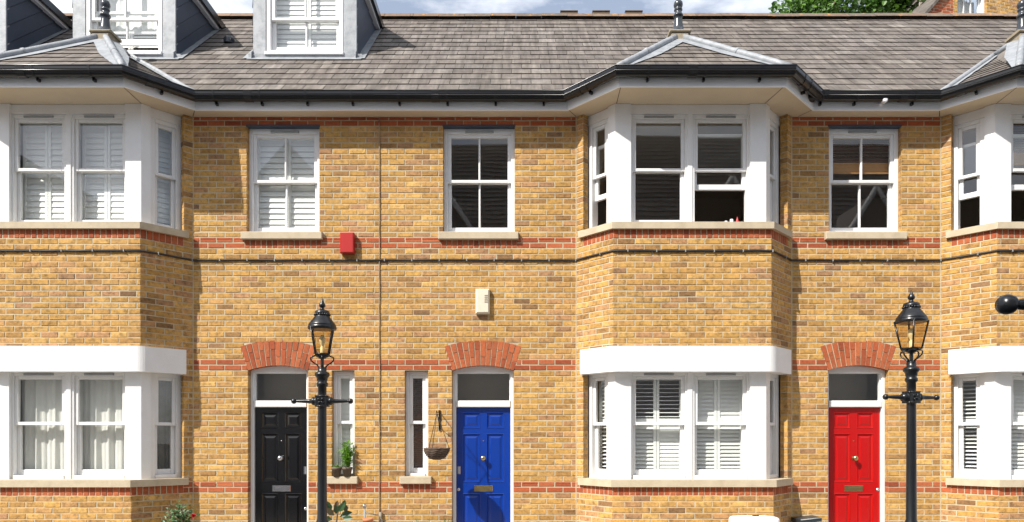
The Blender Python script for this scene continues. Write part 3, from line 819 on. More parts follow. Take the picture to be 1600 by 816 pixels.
# ------------------------------------------------------------------ doors
def door(house, uc, hw, mat, metal, side, plate=True, knob_z=1.545 - .24):
    F = WALL; mb = MB(); nf = -.085; jw = .045; zt = 2.55; lt = 1.995
    mb.bbox(F, uc - hw, uc - hw + jw, nf - .10, nf, 0, zt, .005); mb.bbox(F, uc + hw - jw, uc + hw, nf - .10, nf, 0, zt, .005)
    mb.bbox(F, uc - hw + jw, uc + hw - jw, nf - .10, nf + .012, lt, lt + .088, .008)
    mb.bbox(F, uc - hw + jw, uc + hw - jw, nf - .10, nf - .002, 2.452, zt + .02, .005)
    for u in (uc - hw + jw, uc + hw - jw - .016): mb.box(F, u, u + .016, nf - .08, nf - .03, lt + .088, 2.452)
    fr = mb.build('door_frame', 'white', house)
    pane(fr, F, uc - hw + jw, uc + hw - jw, lt + .085, 2.456, nf - .05, 'transom_pane')
    a, b = uc - hw + jw + .003, uc + hw - jw - .003; n = nf - .045; W = b - a
    mb = MB()
    st = .085; mr = .085; c = (a + b) / 2
    cols = [(a + st, c - mr / 2), (c + mr / 2, b - st)]
    rows = [(.22, .83), (.98, 1.64), (1.71, 1.925)]
    mb.box(F, a, a + st, n - .04, n, .02, lt - .004); mb.box(F, b - st, b, n - .04, n, .02, lt - .004)
    mb.box(F, c - mr / 2, c + mr / 2, n - .04, n - .0005, .02, lt - .004)
    zz = [.02] + [q for r in rows for q in r] + [lt - .004]
    for (u0, u1) in cols:
        for i in range(0, len(zz), 2): mb.box(F, u0, u1, n - .04, n - .001, zz[i], zz[i + 1])
        for (z0, z1) in rows:
            rings = [(0, -.0), (.006, .005), (.016, -.008), (.022, -.014), (.036, -.014), (.062, -.004)]
            pts = [[F.p(u0 + e, n + h, z0 + e), F.p(u1 - e, n + h, z0 + e), F.p(u1 - e, n + h, z1 - e), F.p(u0 + e, n + h, z1 - e)] for e, h in rings]
            for i in range(len(pts) - 1):
                for k in range(4): mb.add([pts[i][k], pts[i][(k + 1) % 4], pts[i + 1][(k + 1) % 4], pts[i + 1][k]], [(0, 1, 2, 3)])
            mb.add(pts[-1], [(0, 1, 2, 3)])
    leaf = mb.build('door', mat, house)
    zkn = PZ(716, -.13)
    m = MB(); m.lathe([(.03, 0), (.032, -.006), (.014, -.012), (.012, -.03), (.024, -.04), (.034, -.052), (.036, -.064), (.03, -.076), (.014, -.084), (0, -.085)], (c, -n, zkn), 20, axis='y'); m.build('knob', metal, leaf)
    zl = PZ(763.5, -.13)
    m = MB(); m.bbox(F, c - .125, c + .125, n - .001, n + .008, zl - .042, zl + .042, .005); m.bbox(F, c - .095, c + .095, n + .006, n + .014, zl - .022, zl + .022, .004)
    m.build('letter_plate', metal, leaf)
    m = MB(); m.lathe([(.008, 0), (.008, -.006), (0, -.007)], (c, -n, PZ(689, -.13)), 12, axis='y'); m.build('peephole', metal, leaf)
    u = b - .035 if side > 0 else a + .035
    if side:
        m = MB(); m.bbox(F, u - .018, u + .018, n - .001, n + .014, PZ(741, -.13), PZ(729, -.13), .005); m.build('lock', 'chrome', leaf)
    m = MB(); u = b - .03 if side >= 0 else a + .03
    m.lathe([(.022, 0), (.022, -.008), (.010, -.012), (0, -.012)], (u, -n, PZ(765 if side <= 0 else 795, -.13)), 14, axis='y'); m.build('lock', 'chrome', leaf)
    m = MB(); m.box(F, uc - hw - .05, uc + hw + .05, -.15, .16, 0.0, .022); m.build('doorstep', 'stone', house)
    # hall behind the fanlight
    m = MB(); m.box(F, uc - hw, uc + hw, -.6, -.58, lt - .2, 2.7); m.build('hall_wall', 'room', fr)

# ------------------------------------------------------------------ the three houses
def wall_segment(house, x0, x1, wins, narrow, doors, phase):
    holes = []; mb = MB()
    for (a, b, z0, z1) in wins + narrow:
        holes.append((a, b, z0, z1))
    arches = []
    for (uc, hw) in doors:
        zs = 2.482
        holes.append((uc - hw, uc + hw, -1, zs))
        h, geo = arch_hole(uc, hw, zs, .066, .335); holes.append(h); arches.append((uc, geo))
    rl = []
    for (a, b, z0, z1) in wins + narrow:
        k = 44 if z0 > 3 else 0
        rl.append((a - .03, b + .03, zk(k), z0 - .095)); holes.append(rl[-1])
    brickwork(mb, WALL, x0, x1, 0, SOF - .003, holes, phase)
    for r in rl:
        if r[3] - r[2] > .02: rowlock(mb, WALL, *r)
    for uc, geo in arches: arch_bricks(mb, WALL, uc, geo)
    for k in range(0, 79):
        for x in (x0, x1):
            if abs(abs(x - min((bays[q]['c'] + t * bays[q]['hw'] for q in bays for t in (-1, 1)), key=lambda v: abs(v - x)))) < .02:
                mb.bbox(WALL, x - .009 - random.uniform(0, .003), x + .009, -.02, .003, k * CH, k * CH + CH + .001, .002, 2)
    mb.build('wall', ['brick', 'redbrick', 'mortar'], house)
    for (a, b, z0, z1) in wins:
        m = MB(); m.bbox(WALL, a - .01, b + .005, -.10, .006, z1 - .006, z1 + .02, .003); m.build('lintel_flashing', 'cheek', house)
    for (a, b, z0, z1) in wins + narrow:
        sill(house, WALL, a - .062, b + .05, z0 - .10, z0, -.14, .055)

ZW0, ZW1 = 4.322, zk(66)
ZN0, ZN1 = PZ(744.5), zk(22)
hA = thing('terraced_house', 'yellow brick terraced house with the black front door, dormers and curtained bay', 'house', (PX(200), .5, 0), HGROUP)
hB = thing('terraced_house', 'yellow brick terraced house with the royal blue front door, bay on its right', 'house', (PX(900), .5, 0), HGROUP)
hC = thing('terraced_house', 'yellow brick terraced house with the bright red front door', 'house', (PX(1400), .5, 0), HGROUP)
AB, BC = PX(593), 3.606
XL, XR = -9.6, 9.4
# A
wA = (PX(385.5), PX(499), ZW0, ZW1); nA = (PX(518.5), PX(554), ZN0, ZN1); dA = (PX(434.5), .403)
wall_segment(hA, PX(301.6), AB - .004, [wA], [nA], [dA], .03)
wall_segment(hA, XL, -5.823 - 1.436, [], [], [], .03)
w = sash_window(hA, WALL, wA[0], wA[1], wA[2], wA[3], 5.042, -.075, fw=.05, st=.048, cols=2, bot=.05, top=.075, brail=.08)
shutters(w, WALL, wA[0] + .06, wA[1] - .06, ZW0 + .05, ZW1 - .06, -.20, 2, 78, .074)
w = sash_window(hA, WALL, nA[0], nA[1], nA[2], nA[3], 1.79, -.075, fw=.045, st=.045, vent=False, bot=.06, top=.05)
shutters(w, WALL, nA[0] + .04, nA[1] - .04, ZN0 + .05, ZN1 - .05, -.20, 1, 79, .065)
door(hA, dA[0], dA[1], 'black_door', 'chrome', 1)
build_bay(hA, 'A', dict(front_l=('shutter', 0), front_r=('shutter', 0), cant_l=('shutter1', 0), cant_r=('shutter1', 0)),
          dict(front_l=('curtain', 0), front_r=('curtain', 0), cant_l=('net', 0), cant_r=('net', 0)))
# B
wB = (PX(692.5), PX(804.5), ZW0, ZW1); nB = (PX(632.5), PX(669), ZN0, ZN1); dB = (PX(754.5), .413)
wall_segment(hB, AB + .004, PX(900.6), [wB], [nB], [dB], .11)
w = sash_window(hB, WALL, wB[0], wB[1], wB[2], wB[3], 5.042, -.075, fw=.05, st=.048, cols=2, bot=.05, top=.075, brail=.08)
w = sash_window(hB, WALL, nB[0], nB[1], nB[2], nB[3], 1.79, -.075, fw=.045, st=.045, vent=False, bot=.06, top=.05)
slat_blind(w, WALL, nB[0] + .05, nB[1] - .05, ZN0 + .10, ZN1 - .06, -.21)
door(hB, dB[0], dB[1], 'blue_door', 'brass', -1)
build_bay(hB, 'B', dict(front_l=('none', 0), front_r=('none', .46), cant_l=('pine_and_sunlit', .40), cant_r=('none', 0)),
          dict(front_l=('half_open', 0), front_r=('louvre', 0), cant_l=('louvre1', 0), cant_r=('louvre1', 0)))
# C
wC = (PX(1295.3), PX(1408.5), ZW0, ZW1); dC = (PX(1341), .403)
wall_segment(hC, BC, PX(1470), [wC], [], [dC], .05)
wall_segment(hC, 7.034 + 1.436, XR, [], [], [], .05)
w = sash_window(hC, WALL, wC[0], wC[1], wC[2], wC[3], 5.042, -.075, fw=.05, st=.048, cols=2, bot=.05, top=.075, brail=.08)
slat_blind(w, WALL, wC[0] + .05, wC[1] - .05, 5.36, ZW1 - .05, -.2, 'shaded_slats', .03, tilt=70); slat_blind(w, WALL, wC[0] + .05, wC[1] - .05, 5.20, 5.34, -.19, 'pine_and_sunlit', .014, tilt=85)  # eave shadow painted into the upper slats, sunlight into the lower bundle
door(hC, dC[0], dC[1], 'red_door', 'brass', 0)
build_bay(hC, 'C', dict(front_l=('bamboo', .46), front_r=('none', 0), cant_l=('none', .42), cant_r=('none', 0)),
          dict(front_l=('louvre', 0), front_r=('louvre', 0), cant_l=('louvre1', 0), cant_r=('louvre1', 0)))
def eave_path(x0, keys, x1):
    p = [(x0, .219)]
    for k in keys:
        e = bays[k]['ec']; p += [(e - 1.605, .219), (e - 1.02, .816), (e + 1.02, .816), (e + 1.605, .219)]
    return p + [(x1, .219)]
BCe = BC + .34
for h, x0, ks, x1, ph in ((hA, XL, 'A', AB, 0.0), (hB, AB, 'B', BCe, .13), (hC, BCe, 'C', XR, .07)):
    so = gutter_run(h, eave_path(x0, ks, x1))
    for k in ks:
        e, c = bays[k]['ec'], bays[k]['c']
        for s in (-1, 1):
            soffit_joint(so, (e + s * .995, .79), (c + s * .95, .37)); soffit_joint(so, (e + s * 1.59, .20), (e + s * 1.48, .02))
        bay_roof(h, k)
    main_roof(h, x0, x1, ph)
    shell(h, x0, x1)
dormer(hA, PX(395, -1.02), PX(558, -1.02), 'blind'); dormer(hA, PX(113, -1.02), PX(275, -1.02), 'open', .12); dormer(hA, PX(10, -1.02) - 1.54, PX(10, -1.02), 'blind')
# small roof fittings
m = MB(); F = Fr((PX(358, -1.9), 1.72, 0), (1, 0, 0), (0, -1, 0)); zz = roofz(1.72)
m.lathe([(.08, -.04), (.085, .03), (.07, .055), (0, .06)], (PX(358, -1.72), 1.72, zz + .02), 16); m.build('roof_vent', 'finial', hA)
for px in (889, 939, 990):
    m = MB(); x = PX(px, -RIDGE_D); F = Fr((x, RIDGE_D, 0), (1, 0, 0), (0, -1, 0))
    m.bbox(F, -.15, .15, -.05, .04, ZR + .03, ZR + .108, .008); m.box(F, -.155, .155, -.06, .05, ZR + .108, ZR + .12); m.build('ridge_vent', 'bark', hB)
m = MB(); x = PX(1376, .219); z = PZ(161, .25)
m.lathe([(.028, 0), (.028, -.02), (.012, -.022), (.012, -.05), (.03, -.052), (.032, -.12), (.02, -.125), (0, -.125)], (x, -.221, z), 14, axis='y')
tag(m.build('security_camera', 'plastic_white'), 'small white security camera on fascia above the red door house window', 'camera')

# ------------------------------------------------------------------ cables
def facade_path(z, off, x0, x1, tier='u'):
    p = [(x0, 0)]
    for k in 'ABC':
        g = bays[k]
        p += [(g['c'] - g['hw'], 0), (g['c'] - g['uf'], g['ub']), (g['c'] + g['uf'], g['ub']), (g['c'] + g['hw'], 0)]
    p += [(x1, 0)]
    p = [q for q in p if x0 <= q[0] <= x1]
    pts = []
    for i in range(len(p) - 1):
        a, b = Vector(p[i]), Vector(p[i + 1]); L = (b - a).length
        if L < 1e-4: continue
        d = (b - a) / L; nn = Vector((-d.y, d.x)); k = max(2, int(L / .18))
        for j in range(k + (1 if i == len(p) - 2 else 0)):
            c = a + d * (L * j / k) + nn * off
            pts.append((c.x, -c.y, z + random.uniform(-.003, .003)))
    return pts
m = MB(); pts = facade_path(PZ(407), .014, XL + .4, XR - .4); m.tube(pts, .0125, 8)
cab = thing('cable', 'black cable clipped horizontally across the whole brick terrace', 'cable', (0, 0, PZ(407)))
m.build('cable_run', 'cable', cab)
for p in pts[::2]:
    m = MB(); m.box(Fr(p, (1, 0, 0), (0, -1, 0)), -.006, .006, -.012, .017, -.016, .018); m.build('clip', 'rim', cab)
m = MB()
m.tube([(AB + random.uniform(-.004, .004), -.010, SOF - .01 - i * .15) for i in range(39)], .007, 8)
tag(m.build('cable', 'greycable'), 'thin grey cable running vertically down the brick wall between black and blue doors', 'cable')

# ------------------------------------------------------------------ alarm boxes
def alarm(px0, px1, py0, py1, t, name, label, mat, rounded):
    u0, u1 = PX(px0, t), PX(px1, t); z0, z1 = PZ(py1, t), PZ(py0, t)
    th = thing('alarm_box', label, 'alarm box', ((u0 + u1) / 2, 0, z0))
    m = MB(); m.bbox(WALL, u0, u1, .004, t, z0, z1, .012 if not rounded else .02); m.build('cover', mat, th)
    m = MB()
    if rounded:
        for i in range(4): m.box(WALL, u0 + .12, u1 - .025, t - .001, t + .004, z1 - .10 - i * .028, z1 - .086 - i * .028)
        m.build('grille', 'greycable', th)
    m = MB(); m.box(WALL, u0 + .01, u1 - .01, 0, .006, z0 + .01, z1 - .01); m.build('back_plate', 'plastic_white', th)
    return th
alarm(531, 552.5, 363, 395, .09, 'red', 'plain red alarm box on the wall beside the first-floor window', 'plastic_red', False)
alarm(743, 765, 451, 490, .07, 'cream', 'cream alarm box with side grille above the blue door', 'plastic_cream', True)

# ------------------------------------------------------------------ street lamps
def make_lamp():
    T = thing('street_lamp', 'x', 'street lamp', (0, 0, 0), 'black Victorian style street lamps')
    S = 147.4; Z = lambda y: EYE + (688 - y) / S
    m = MB()
    m.lathe([(0, 0), (.13, 0), (.13, .06), (.11, .10), (.11, .55), (.12, .58), (.085, .62), (.075, .66), (.05, .72), (.047, 1.3), (.0445, Z(634))], seg=24)
    m.lathe([(.044, Z(618)), (.044, Z(605)), (.058, Z(603)), (.060, Z(599)), (.048, Z(597)), (.056, Z(594)), (.056, Z(591.5)), (.060, Z(590)), (.076, Z(587.5)), (.078, Z(585)), (.07, Z(582.5)), (.045, Z(581)), (.045, Z(575)), (.044, Z(574)), (.0, Z(574))], seg=24)
    m.lathe([(.018, Z(576)), (.018, Z(553))], seg=14)
    local(m, 'post', 'iron', T)
    F = Fr((0, 0, 0), (1, 0, 0), (0, -1, 0))
    m = MB(); m.bbox(F, -.06, .06, -.06, .06, Z(636), Z(618), .01)
    for q in range(4):
        a = q * math.pi / 2; G = Fr((0, 0, 0), (math.cos(a), math.sin(a), 0), (math.sin(a), -math.cos(a), 0))
        for k in range(4):
            b = k * math.pi / 2 + math.pi / 4
            m.tube([G.p(0, .061, Z(627)), G.p(.03 * math.cos(b), .066, Z(627) + .03 * math.sin(b)), G.p(.042 * math.cos(b + .4), .061, Z(627) + .042 * math.sin(b + .4))], [.008, .010, .005], 6)
        m.tube([G.p(-.055, .06, Z(634.6)), G.p(.055, .06, Z(634.6))], .006, 6); m.tube([G.p(-.055, .06, Z(619.4)), G.p(.055, .06, Z(619.4))], .006, 6)
    local(m, 'crossbar_block', 'iron', T)
    for s in (-1, 1):
        m = MB()
        pr = [(.05, .058), (.05, .07), (.038, .074), (.044, .082), (.044, .10), (.03, .112), (.024, .118), (.022, .15), (.0185, .22), (.015, .268), (.014, .276), (.021, .279), (.026, .285), (.029, .296), (.029, .304), (.026, .315), (.018, .324), (0, .327)]
        m.lathe([(r, s * h) for r, h in pr], (0, 0, Z(627)), 18, axis='x'); local(m, 'ladder_bar', 'iron', T)
    m = MB()   # curled brackets under the lantern
    for a in (0.25, 0.25 + math.pi / 2, .25 + math.pi, .25 + 1.5 * math.pi):
        path = [(.035, Z(575)), (.048, Z(571)), (.085, Z(567.5)), (.113, Z(564)), (.119, Z(560.5)), (.110, Z(558)), (.094, Z(557.5)), (.07, Z(556))]
        m.tube([(r * math.cos(a), r * math.sin(a), z) for r, z in path], .008, 6)
    local(m, 'bracket', 'iron', T)
    # lantern: square tapered frame
    h0, h1, zb, zt = .088, .150, Z(554), Z(514)
    m = MB(); rot = rad(12)
    R2 = lambda x, y: (x * math.cos(rot) - y * math.sin(rot), x * math.sin(rot) + y * math.cos(rot))
    cor = [(-1, -1), (1, -1), (1, 1), (-1, 1)]
    for (a, b) in cor:
        p, q = R2(a * h0 * .75, b * h0 * .75), R2(a * h1 * .72, b * h1 * .72)
        m.tube([(*p, zb), (*q, zt)], .0095, 6)
    for h, z, r in ((h0, zb, .011), (h1, zt, .012)):
        for i in range(4):
            p, q = R2(cor[i][0] * h * (.75 if h < .1 else .72), cor[i][1] * h * (.75 if h < .1 else .72)), R2(cor[(i + 1) % 4][0] * h * (.75 if h < .1 else .72), cor[(i + 1) % 4][1] * h * (.75 if h < .1 else .72))
            m.tube([(*p, z), (*q, z)], r, 6)
    pl = [R2(a * h0 * .75, b * h0 * .75) for a, b in cor]; m.prism(pl, zb - .02, zb + .004)
    m.lathe([(.02, zb - .05), (.07, zb - .02), (.0, zb - .018)], seg=16)
    lan = local(m, 'lantern', 'iron', T)
    m = MB()
    for i in range(4):
        a, b = cor[i], cor[(i + 1) % 4]
        p0, p1 = R2(a[0] * h0 * .75, a[1] * h0 * .75), R2(b[0] * h0 * .75, b[1] * h0 * .75); q0, q1 = R2(a[0] * h1 * .72, a[1] * h1 * .72), R2(b[0] * h1 * .72, b[1] * h1 * .72)
        m.quad((*p0, zb), (*p1, zb), (*q1, zt), (*q0, zt))
    local(m, 'lantern_glass', 'lampglass', T)
    m = MB()
    m.lathe([(.12, zt - .012), (.146, zt - .006), (.149, zt + .004), (.149, zt + .02), (.142, zt + .026), (.145, zt + .03), (.14, zt + .045), (.11, zt + .085), (.082, zt + .125), (.072, zt + .14), (.077, zt + .145), (.079, zt + .165), (.073, zt + .185),
             (.055, zt + .195), (.03, zt + .20), (.018, zt + .215), (.02, zt + .225), (.032, zt + .235), (.034, zt + .25), (.026, zt + .27), (.014, zt + .292), (.009, zt + .31), (0, zt + .325)], seg=28)
    for k in range(20):
        a = 2 * math.pi * k / 20; m.lathe([(.0, -.013), (.010, -.008), (.011, 0), (.008, .008), (0, .012)], (.077 * math.cos(a), .077 * math.sin(a), zt + .147), 6)
    local(m, 'lantern_cap', 'iron', T)
    m = MB(); m.lathe([(.022, zb), (.022, zb + .075), (.015, zb + .08), (.015, zb + .09), (.027, zb + .12), (.033, zb + .15), (.028, zb + .185), (.012, zb + .205), (0, zb + .207)], seg=16); local(m, 'bulb', 'bulb', T)
    return T
lamp = make_lamp()
t1 = 1.9; lamp.location = (PX(503.5, t1), -t1, 0); lamp['label'] = 'black street lamp standing in front of the black door'
t2 = 2.2; dup(lamp, (PX(1424, t2), -t2, (1.55 + (688 - 621) / sc(t2)) - (1.55 + (688 - 627) / 147.4)), 'black street lamp standing just right of the red door', rad(12))
t3 = 9.2 - 2.0; x3 = PX(1559, t3) + .327
dup(lamp, (x3, -t3, (1.55 + (688 - 476) / sc(t3)) - (1.55 + (688 - 627) / 147.4)), 'nearest black lamp, only its rounded bar end shows at right edge', 0)

# ------------------------------------------------------------------ hanging basket
t = .42
hb = thing('hanging_basket', 'small brown wicker basket hanging from wall bracket left of blue door', 'hanging basket', (PX(683, t), -t, PZ(720, t)))
m = MB(); cx, zc = PX(682.5, t), PZ(700.5, t); r = PX(702, t) - cx
prof = [(r * .98, .0), (r, .0), (r * .97, -.03), (r * .86, -.075), (r * .62, -.125), (r * .3, -.148), (0, -.15)]
m.lathe([(q, zc + h) for q, h in prof], (cx, -t, 0), 28)
for i in range(7):
    zz = -.006 - i * .02; rr = r * math.sqrt(max(0.05, 1 - (abs(zz) / .152) ** 1.9))
    m.tube([((cx + (rr + .004 * math.sin(k * 2.1 + i)) * math.cos(k * math.pi / 14)), -t + (rr + .004 * math.sin(k * 2.1 + i)) * math.sin(k * math.pi / 14), zc + zz + .004 * math.sin(k * 1.7)) for k in range(29)], .010, 6)
m.build('basket', 'wicker', hb)
m = MB(); hz = PZ(646, t)
for a in (.3, .3 + 2.094, .3 + 4.189):
    m.tube([(cx + r * math.cos(a), -t + r * math.sin(a), zc), (cx, -t, hz)], .004, 5)
m.build('chain', 'cable', hb)
m = MB(); bx = PX(687, .0)
m.box(Fr((bx, 0, 0), (1, 0, 0), (0, -1, 0)), -.012, .012, .002, .014, PZ(673), PZ(641))
m.tube([(bx, -.01, PZ(644)), (cx, -t - .02, hz + .01), (cx, -t - .04, hz + .03)], .007, 6); m.tube([(bx, -.01, PZ(668)), (bx + (cx - bx) * .8, -t * .8, hz - .01)], .006, 6)
m.build('bracket', 'iron', hb)

# ------------------------------------------------------------------ plants
def leaf(m, p, d, up, L, W, mi=0, fold=.25):
    d = d.normalized(); s = d.cross(up)
    if s.length < 1e-3: s = Vector((1, 0, 0))
    s.normalize(); n = s.cross(d)
    pts = [p, p + d * L * .35 + s * W * .5 + n * W * fold, p + d * L * .75 + s * W * .38 + n * W * fold * .8, p + d * L, p + d * L * .75 - s * W * .38 + n * W * fold * .8, p + d * L * .35 - s * W * .5 + n * W * fold, p + d * L * .5]
    m.add(pts, [(0, 1, 6), (1, 2, 6), (2, 3, 6), (3, 4, 6), (4, 5, 6), (5, 0, 6)], mi)
def rv(): return Vector((random.gauss(0, 1), random.gauss(0, 1), random.gauss(0, 1))).normalized()
def pot(parent, x, y, z, r0, r1, h, mat):
    m = MB(); m.lathe([(0, z), (r0, z), (r1, z + h * (.75 if h < .1 else .72)), (r1 * 1.1, z + h * (.75 if h < .1 else .72)), (r1 * 1.12, z + h), (r1 * .98, z + h), (r1 * .95, z + h * .9), (0, z + h * .9)], (x, y, 0), 20)
    m.build('pot', mat, parent)
    m = MB(); m.lathe([(r1 * .94, z + h * .9), (r1 * .5, z + h * .93), (0, z + h * .94)], (x, y, 0), 14); m.build('soil', 'soil', parent)
# two pots on the narrow sill
t = .0; zs = ZN0 + .001
for px, lab, full in ((527, 'small brown pot with sparse shoots on narrow window sill', False), (543.5, 'small brown pot of bushy lime-green plant on narrow window sill', True)):
    x, y = PX(px), -.03
    T = thing('potted_plant', lab, 'plant', (x, y, zs), 'pots on the narrow window sill')
    pot(T, x, y, zs, .046, .061, .125, 'pot')
    m = MB(); st = MB(); zb = zs + .10
    for i in range(17 if full else 3):
        b = Vector((x + random.uniform(-.03, .03), y + random.uniform(-.03, .03), zb)); tip = b + Vector((random.uniform(-.08, .08), random.uniform(-.07, .07), random.uniform(.22, .36) if full else random.uniform(.06, .12)))
        st.tube([b, (b + tip) / 2 + Vector((.005, 0, 0)), tip], .003, 5)
        for k in range(17 if full else 4):
            q = b.lerp(tip, .15 + .85 * k / (16 if full else 12)); a = random.uniform(0, 6.28)
            leaf(m, q, Vector((math.cos(a), math.sin(a), random.uniform(.1, .9))), Vector((0, 0, 1)), random.uniform(.06, .10), .021)
    m.build('foliage', 'limeleaf', T); st.build('stem', 'limeleaf', T)
# rubber plant
t = .35; x, y = PX(527, t), -t
T = thing('rubber_plant', 'dark glossy-leaved rubber plant at the wall foot behind the lamp post', 'plant', (x, y, .1))
pot(T, x, y, .10, .10, .13, .24, 'terracotta')
m = MB(); st = MB()
st.tube([(x, y, .3), (x - .01, y, .5), (x + .01, y, .66)], .012, 6); st.build('stem', 'bark', T)
for px, py, dx, dz, L in ((509, 806, -.7, .1, .10), (516, 800, -.35, 1, .16), (523, 798, .2, 1, .13), (529, 800, .75, 1, .17), (535, 796, .25, .9, .13), (522, 806, -.5, .5, .16), (530, 808, .8, .3, .18), (520, 812, -.9, .2, .15), (535, 811, .9, .1, .15), (526, 803, .1, .7, .14), (538, 801, .4, .9, .12)):
    p = Vector((PX(px, t), y + random.uniform(-.06, .05), PZ(py, t))); leaf(m, p, Vector((dx, random.uniform(-.5, .2), dz)), Vector((.2, -1, .3)), L, L * .5, 0, .12)
m.build('foliage', 'rubberleaf', T)
# rose bush
t = .55; x, y = PX(281, t), -t
T = thing('rose_bush', 'leafy rose bush with a red bloom below the left bay', 'plant', (x, y, .1))
m = MB(); st = MB(); top = PZ(787, t)
for i in range(9):
    a = random.uniform(0, 6.28); tip = Vector((x + .17 * math.cos(a) * random.random(), y + .12 * math.sin(a), top - random.uniform(.0, .12)))
    st.tube([(x + .03 * math.cos(a), y, .1), (x + .06 * math.cos(a), y, .4), tip], [.008, .006, .003], 5)
st.build('stem', 'bark', T)
for i in range(420):
    q = Vector((x, y, top - .22)) + Vector((random.gauss(0, .095), random.gauss(0, .08), random.gauss(0, .10)))
    if q.z > top - .25 + .25 * math.cos(min(1.5, abs(q.x - x) / .17)) + .02: continue
    d = rv(); d.z = abs(d.z) * .5; leaf(m, q, d, Vector((0, -.4, 1)), random.uniform(.035, .06), random.uniform(.022, .034))
m.build('foliage', 'roseleaf', T)
m = MB(); q = Vector((PX(305.5, t), y - .05, PZ(806, t)))
for i in range(22): leaf(m, q + rv() * .01, rv() + Vector((0, -.5, .6)), rv(), .034, .03)
m.build('bloom', 'petal', T)
# seedlings
for px, lab, hgt in ((661, 'thin weedy shoot below the narrow window with brown blind', 809), (697, 'pair of small leafy shoots beside the blue door', 810)):
    t = .15; x, y = PX(px, t), -t
    T = thing('seedling', lab, 'plant', (x, y, .1), 'small shoots along the wall foot'); m = MB(); st = MB()
    for i in range(4):
        b = Vector((x + random.uniform(-.05, .05), y, .1)); tip = Vector((x + random.uniform(-.08, .08), y + random.uniform(-.05, .05), PZ(hgt + random.uniform(0, 5), t)))
        st.tube([b, b.lerp(tip, .5) + Vector((.01, 0, 0)), tip], .003, 5)
        for k in range(9):
            q = b.lerp(tip, .35 + .65 * k / 8); d = rv(); d.z = abs(d.z); leaf(m, q, d, Vector((0, 0, 1)), .035, .014)
    m.build('foliage', 'roseleaf', T); st.build('stem', 'roseleaf', T)
# terracotta pot with metal stake light and hose
t = .25; x, y = PX(575, t), -t
T = thing('terracotta_pot', 'empty terracotta pot by the wall foot near vertical cable', 'pot', (x, y, .1)); z = PZ(808.5, t) - .16
m = MB(); m.lathe([(0, z - .25), (.07, z - .25), (.075, z)], (x, y, 0), 18); m.build('stand', 'pot', T)
pot(T, x, y, z, .048, .062, .15, 'terracotta')
t = .2; x, y = PX(569.5, t), -t
T = thing('garden_light', 'round-headed metal stake light beside the terracotta pot', 'garden light', (x, y, .1))
m = MB(); m.tube([(x, y, .1), (x, y, PZ(795, t))], .009, 8); m.build('stake', 'rim', T)
m = MB(); m.lathe([(0, -.028), (.018, -.026), (.028, -.008), (.03, .006), (.022, .022), (0, .03)], (x, y, PZ(791, t)), 14); m.build('head', 'chrome', T)
m = MB(); m.tube([(PX(568, .1), -.1, PZ(799, .1)), (PX(580, .1), -.1, PZ(803, .1)), (PX(592, .06), -.06, PZ(806, .06)), (PX(597, .06), -.06, PZ(812, .06)), (PX(597, .06), -.06, .15)], .007, 6)
m.tube([(PX(594, .05), -.03, PZ(800)), (PX(594, .05), -.03, PZ(830))], .02, 8)
tag(m.build('hose', 'greycable'), 'thin grey hose looped from tap pipe at the wall foot', 'hose')

# ------------------------------------------------------------------ white box and dark bin
t = 1.15; x0, x1 = PX(1135, .85), PX(1223, t); zt = PZ(804, .85)
T = thing('storage_box', 'white round-cornered plastic box below the slatted-shutter bay', 'storage box', ((x0 + x1) / 2, -t, 0.1))
def rbox(m, x0, x1, y0, y1, z0, z1, r, crown=0.02, taper=0):
    ring = []
    for cx, cy, a0 in ((x1 - r, y1 - r, 0), (x0 + r, y1 - r, 90), (x0 + r, y0 + r, 180), (x1 - r, y0 + r, 270)):
        for k in range(7): a = rad(a0 + 15 * k); ring.append((cx + r * math.cos(a), cy + r * math.sin(a)))
    mx, my = (x0 + x1) / 2, (y0 + y1) / 2; n = len(ring)
    lv = [(z0, 1 - taper), (z1 - .06, 1), (z1 - .03, .992), (z1 - .012, .965), (z1, .90), (z1 + crown * .7, .6), (z1 + crown, .25)]
    pts = [(mx + (x - mx) * s, my + (y - my) * s, z) for z, s in lv for x, y in ring]
    fs = [(i * n + k, i * n + (k + 1) % n, (i + 1) * n + (k + 1) % n, (i + 1) * n + k) for i in range(len(lv) - 1) for k in range(n)]
    m.add(pts, fs + [tuple(range((len(lv) - 1) * n, len(lv) * n))], 0, True)
m = MB(); rbox(m, x0, x1, -t - .0, -t + .3, zt - .16, zt - .012, .10, .012); m.build('lid', 'plastic_white', T)
m = MB(); rbox(m, x0 + .02, x1 - .02, -t + .02, -t + .28, .1, zt - .16, .09, .0, .06); m.build('body', 'plastic_white', T)
m = MB(); c = (x0 + x1) / 2 + .01; m.bbox(Fr((c, -t, 0), (1, 0, 0), (0, -1, 0)), -.035, .035, -.14, -.10, zt - .02, zt + .010, .006); m.build('catch', 'cable', T)
t = .30; x0, x1 = PX(1249, t), PX(1283, t); z0 = PZ(812, t); z1 = PZ(808.5, t)
T = thing('bin', 'dark slate-grey bin with sloping lid beside red door wall', 'bin', ((x0 + x1) / 2, -t, .1))
m = MB(); F = Fr((0, -t, 0), (1, 0, 0), (0, -1, 0))
m.bbox(F, x0 + .015, x1 - .015, -.25, 0, .1, z0 - .05, .012); m.build('body', 'darkbin', T)
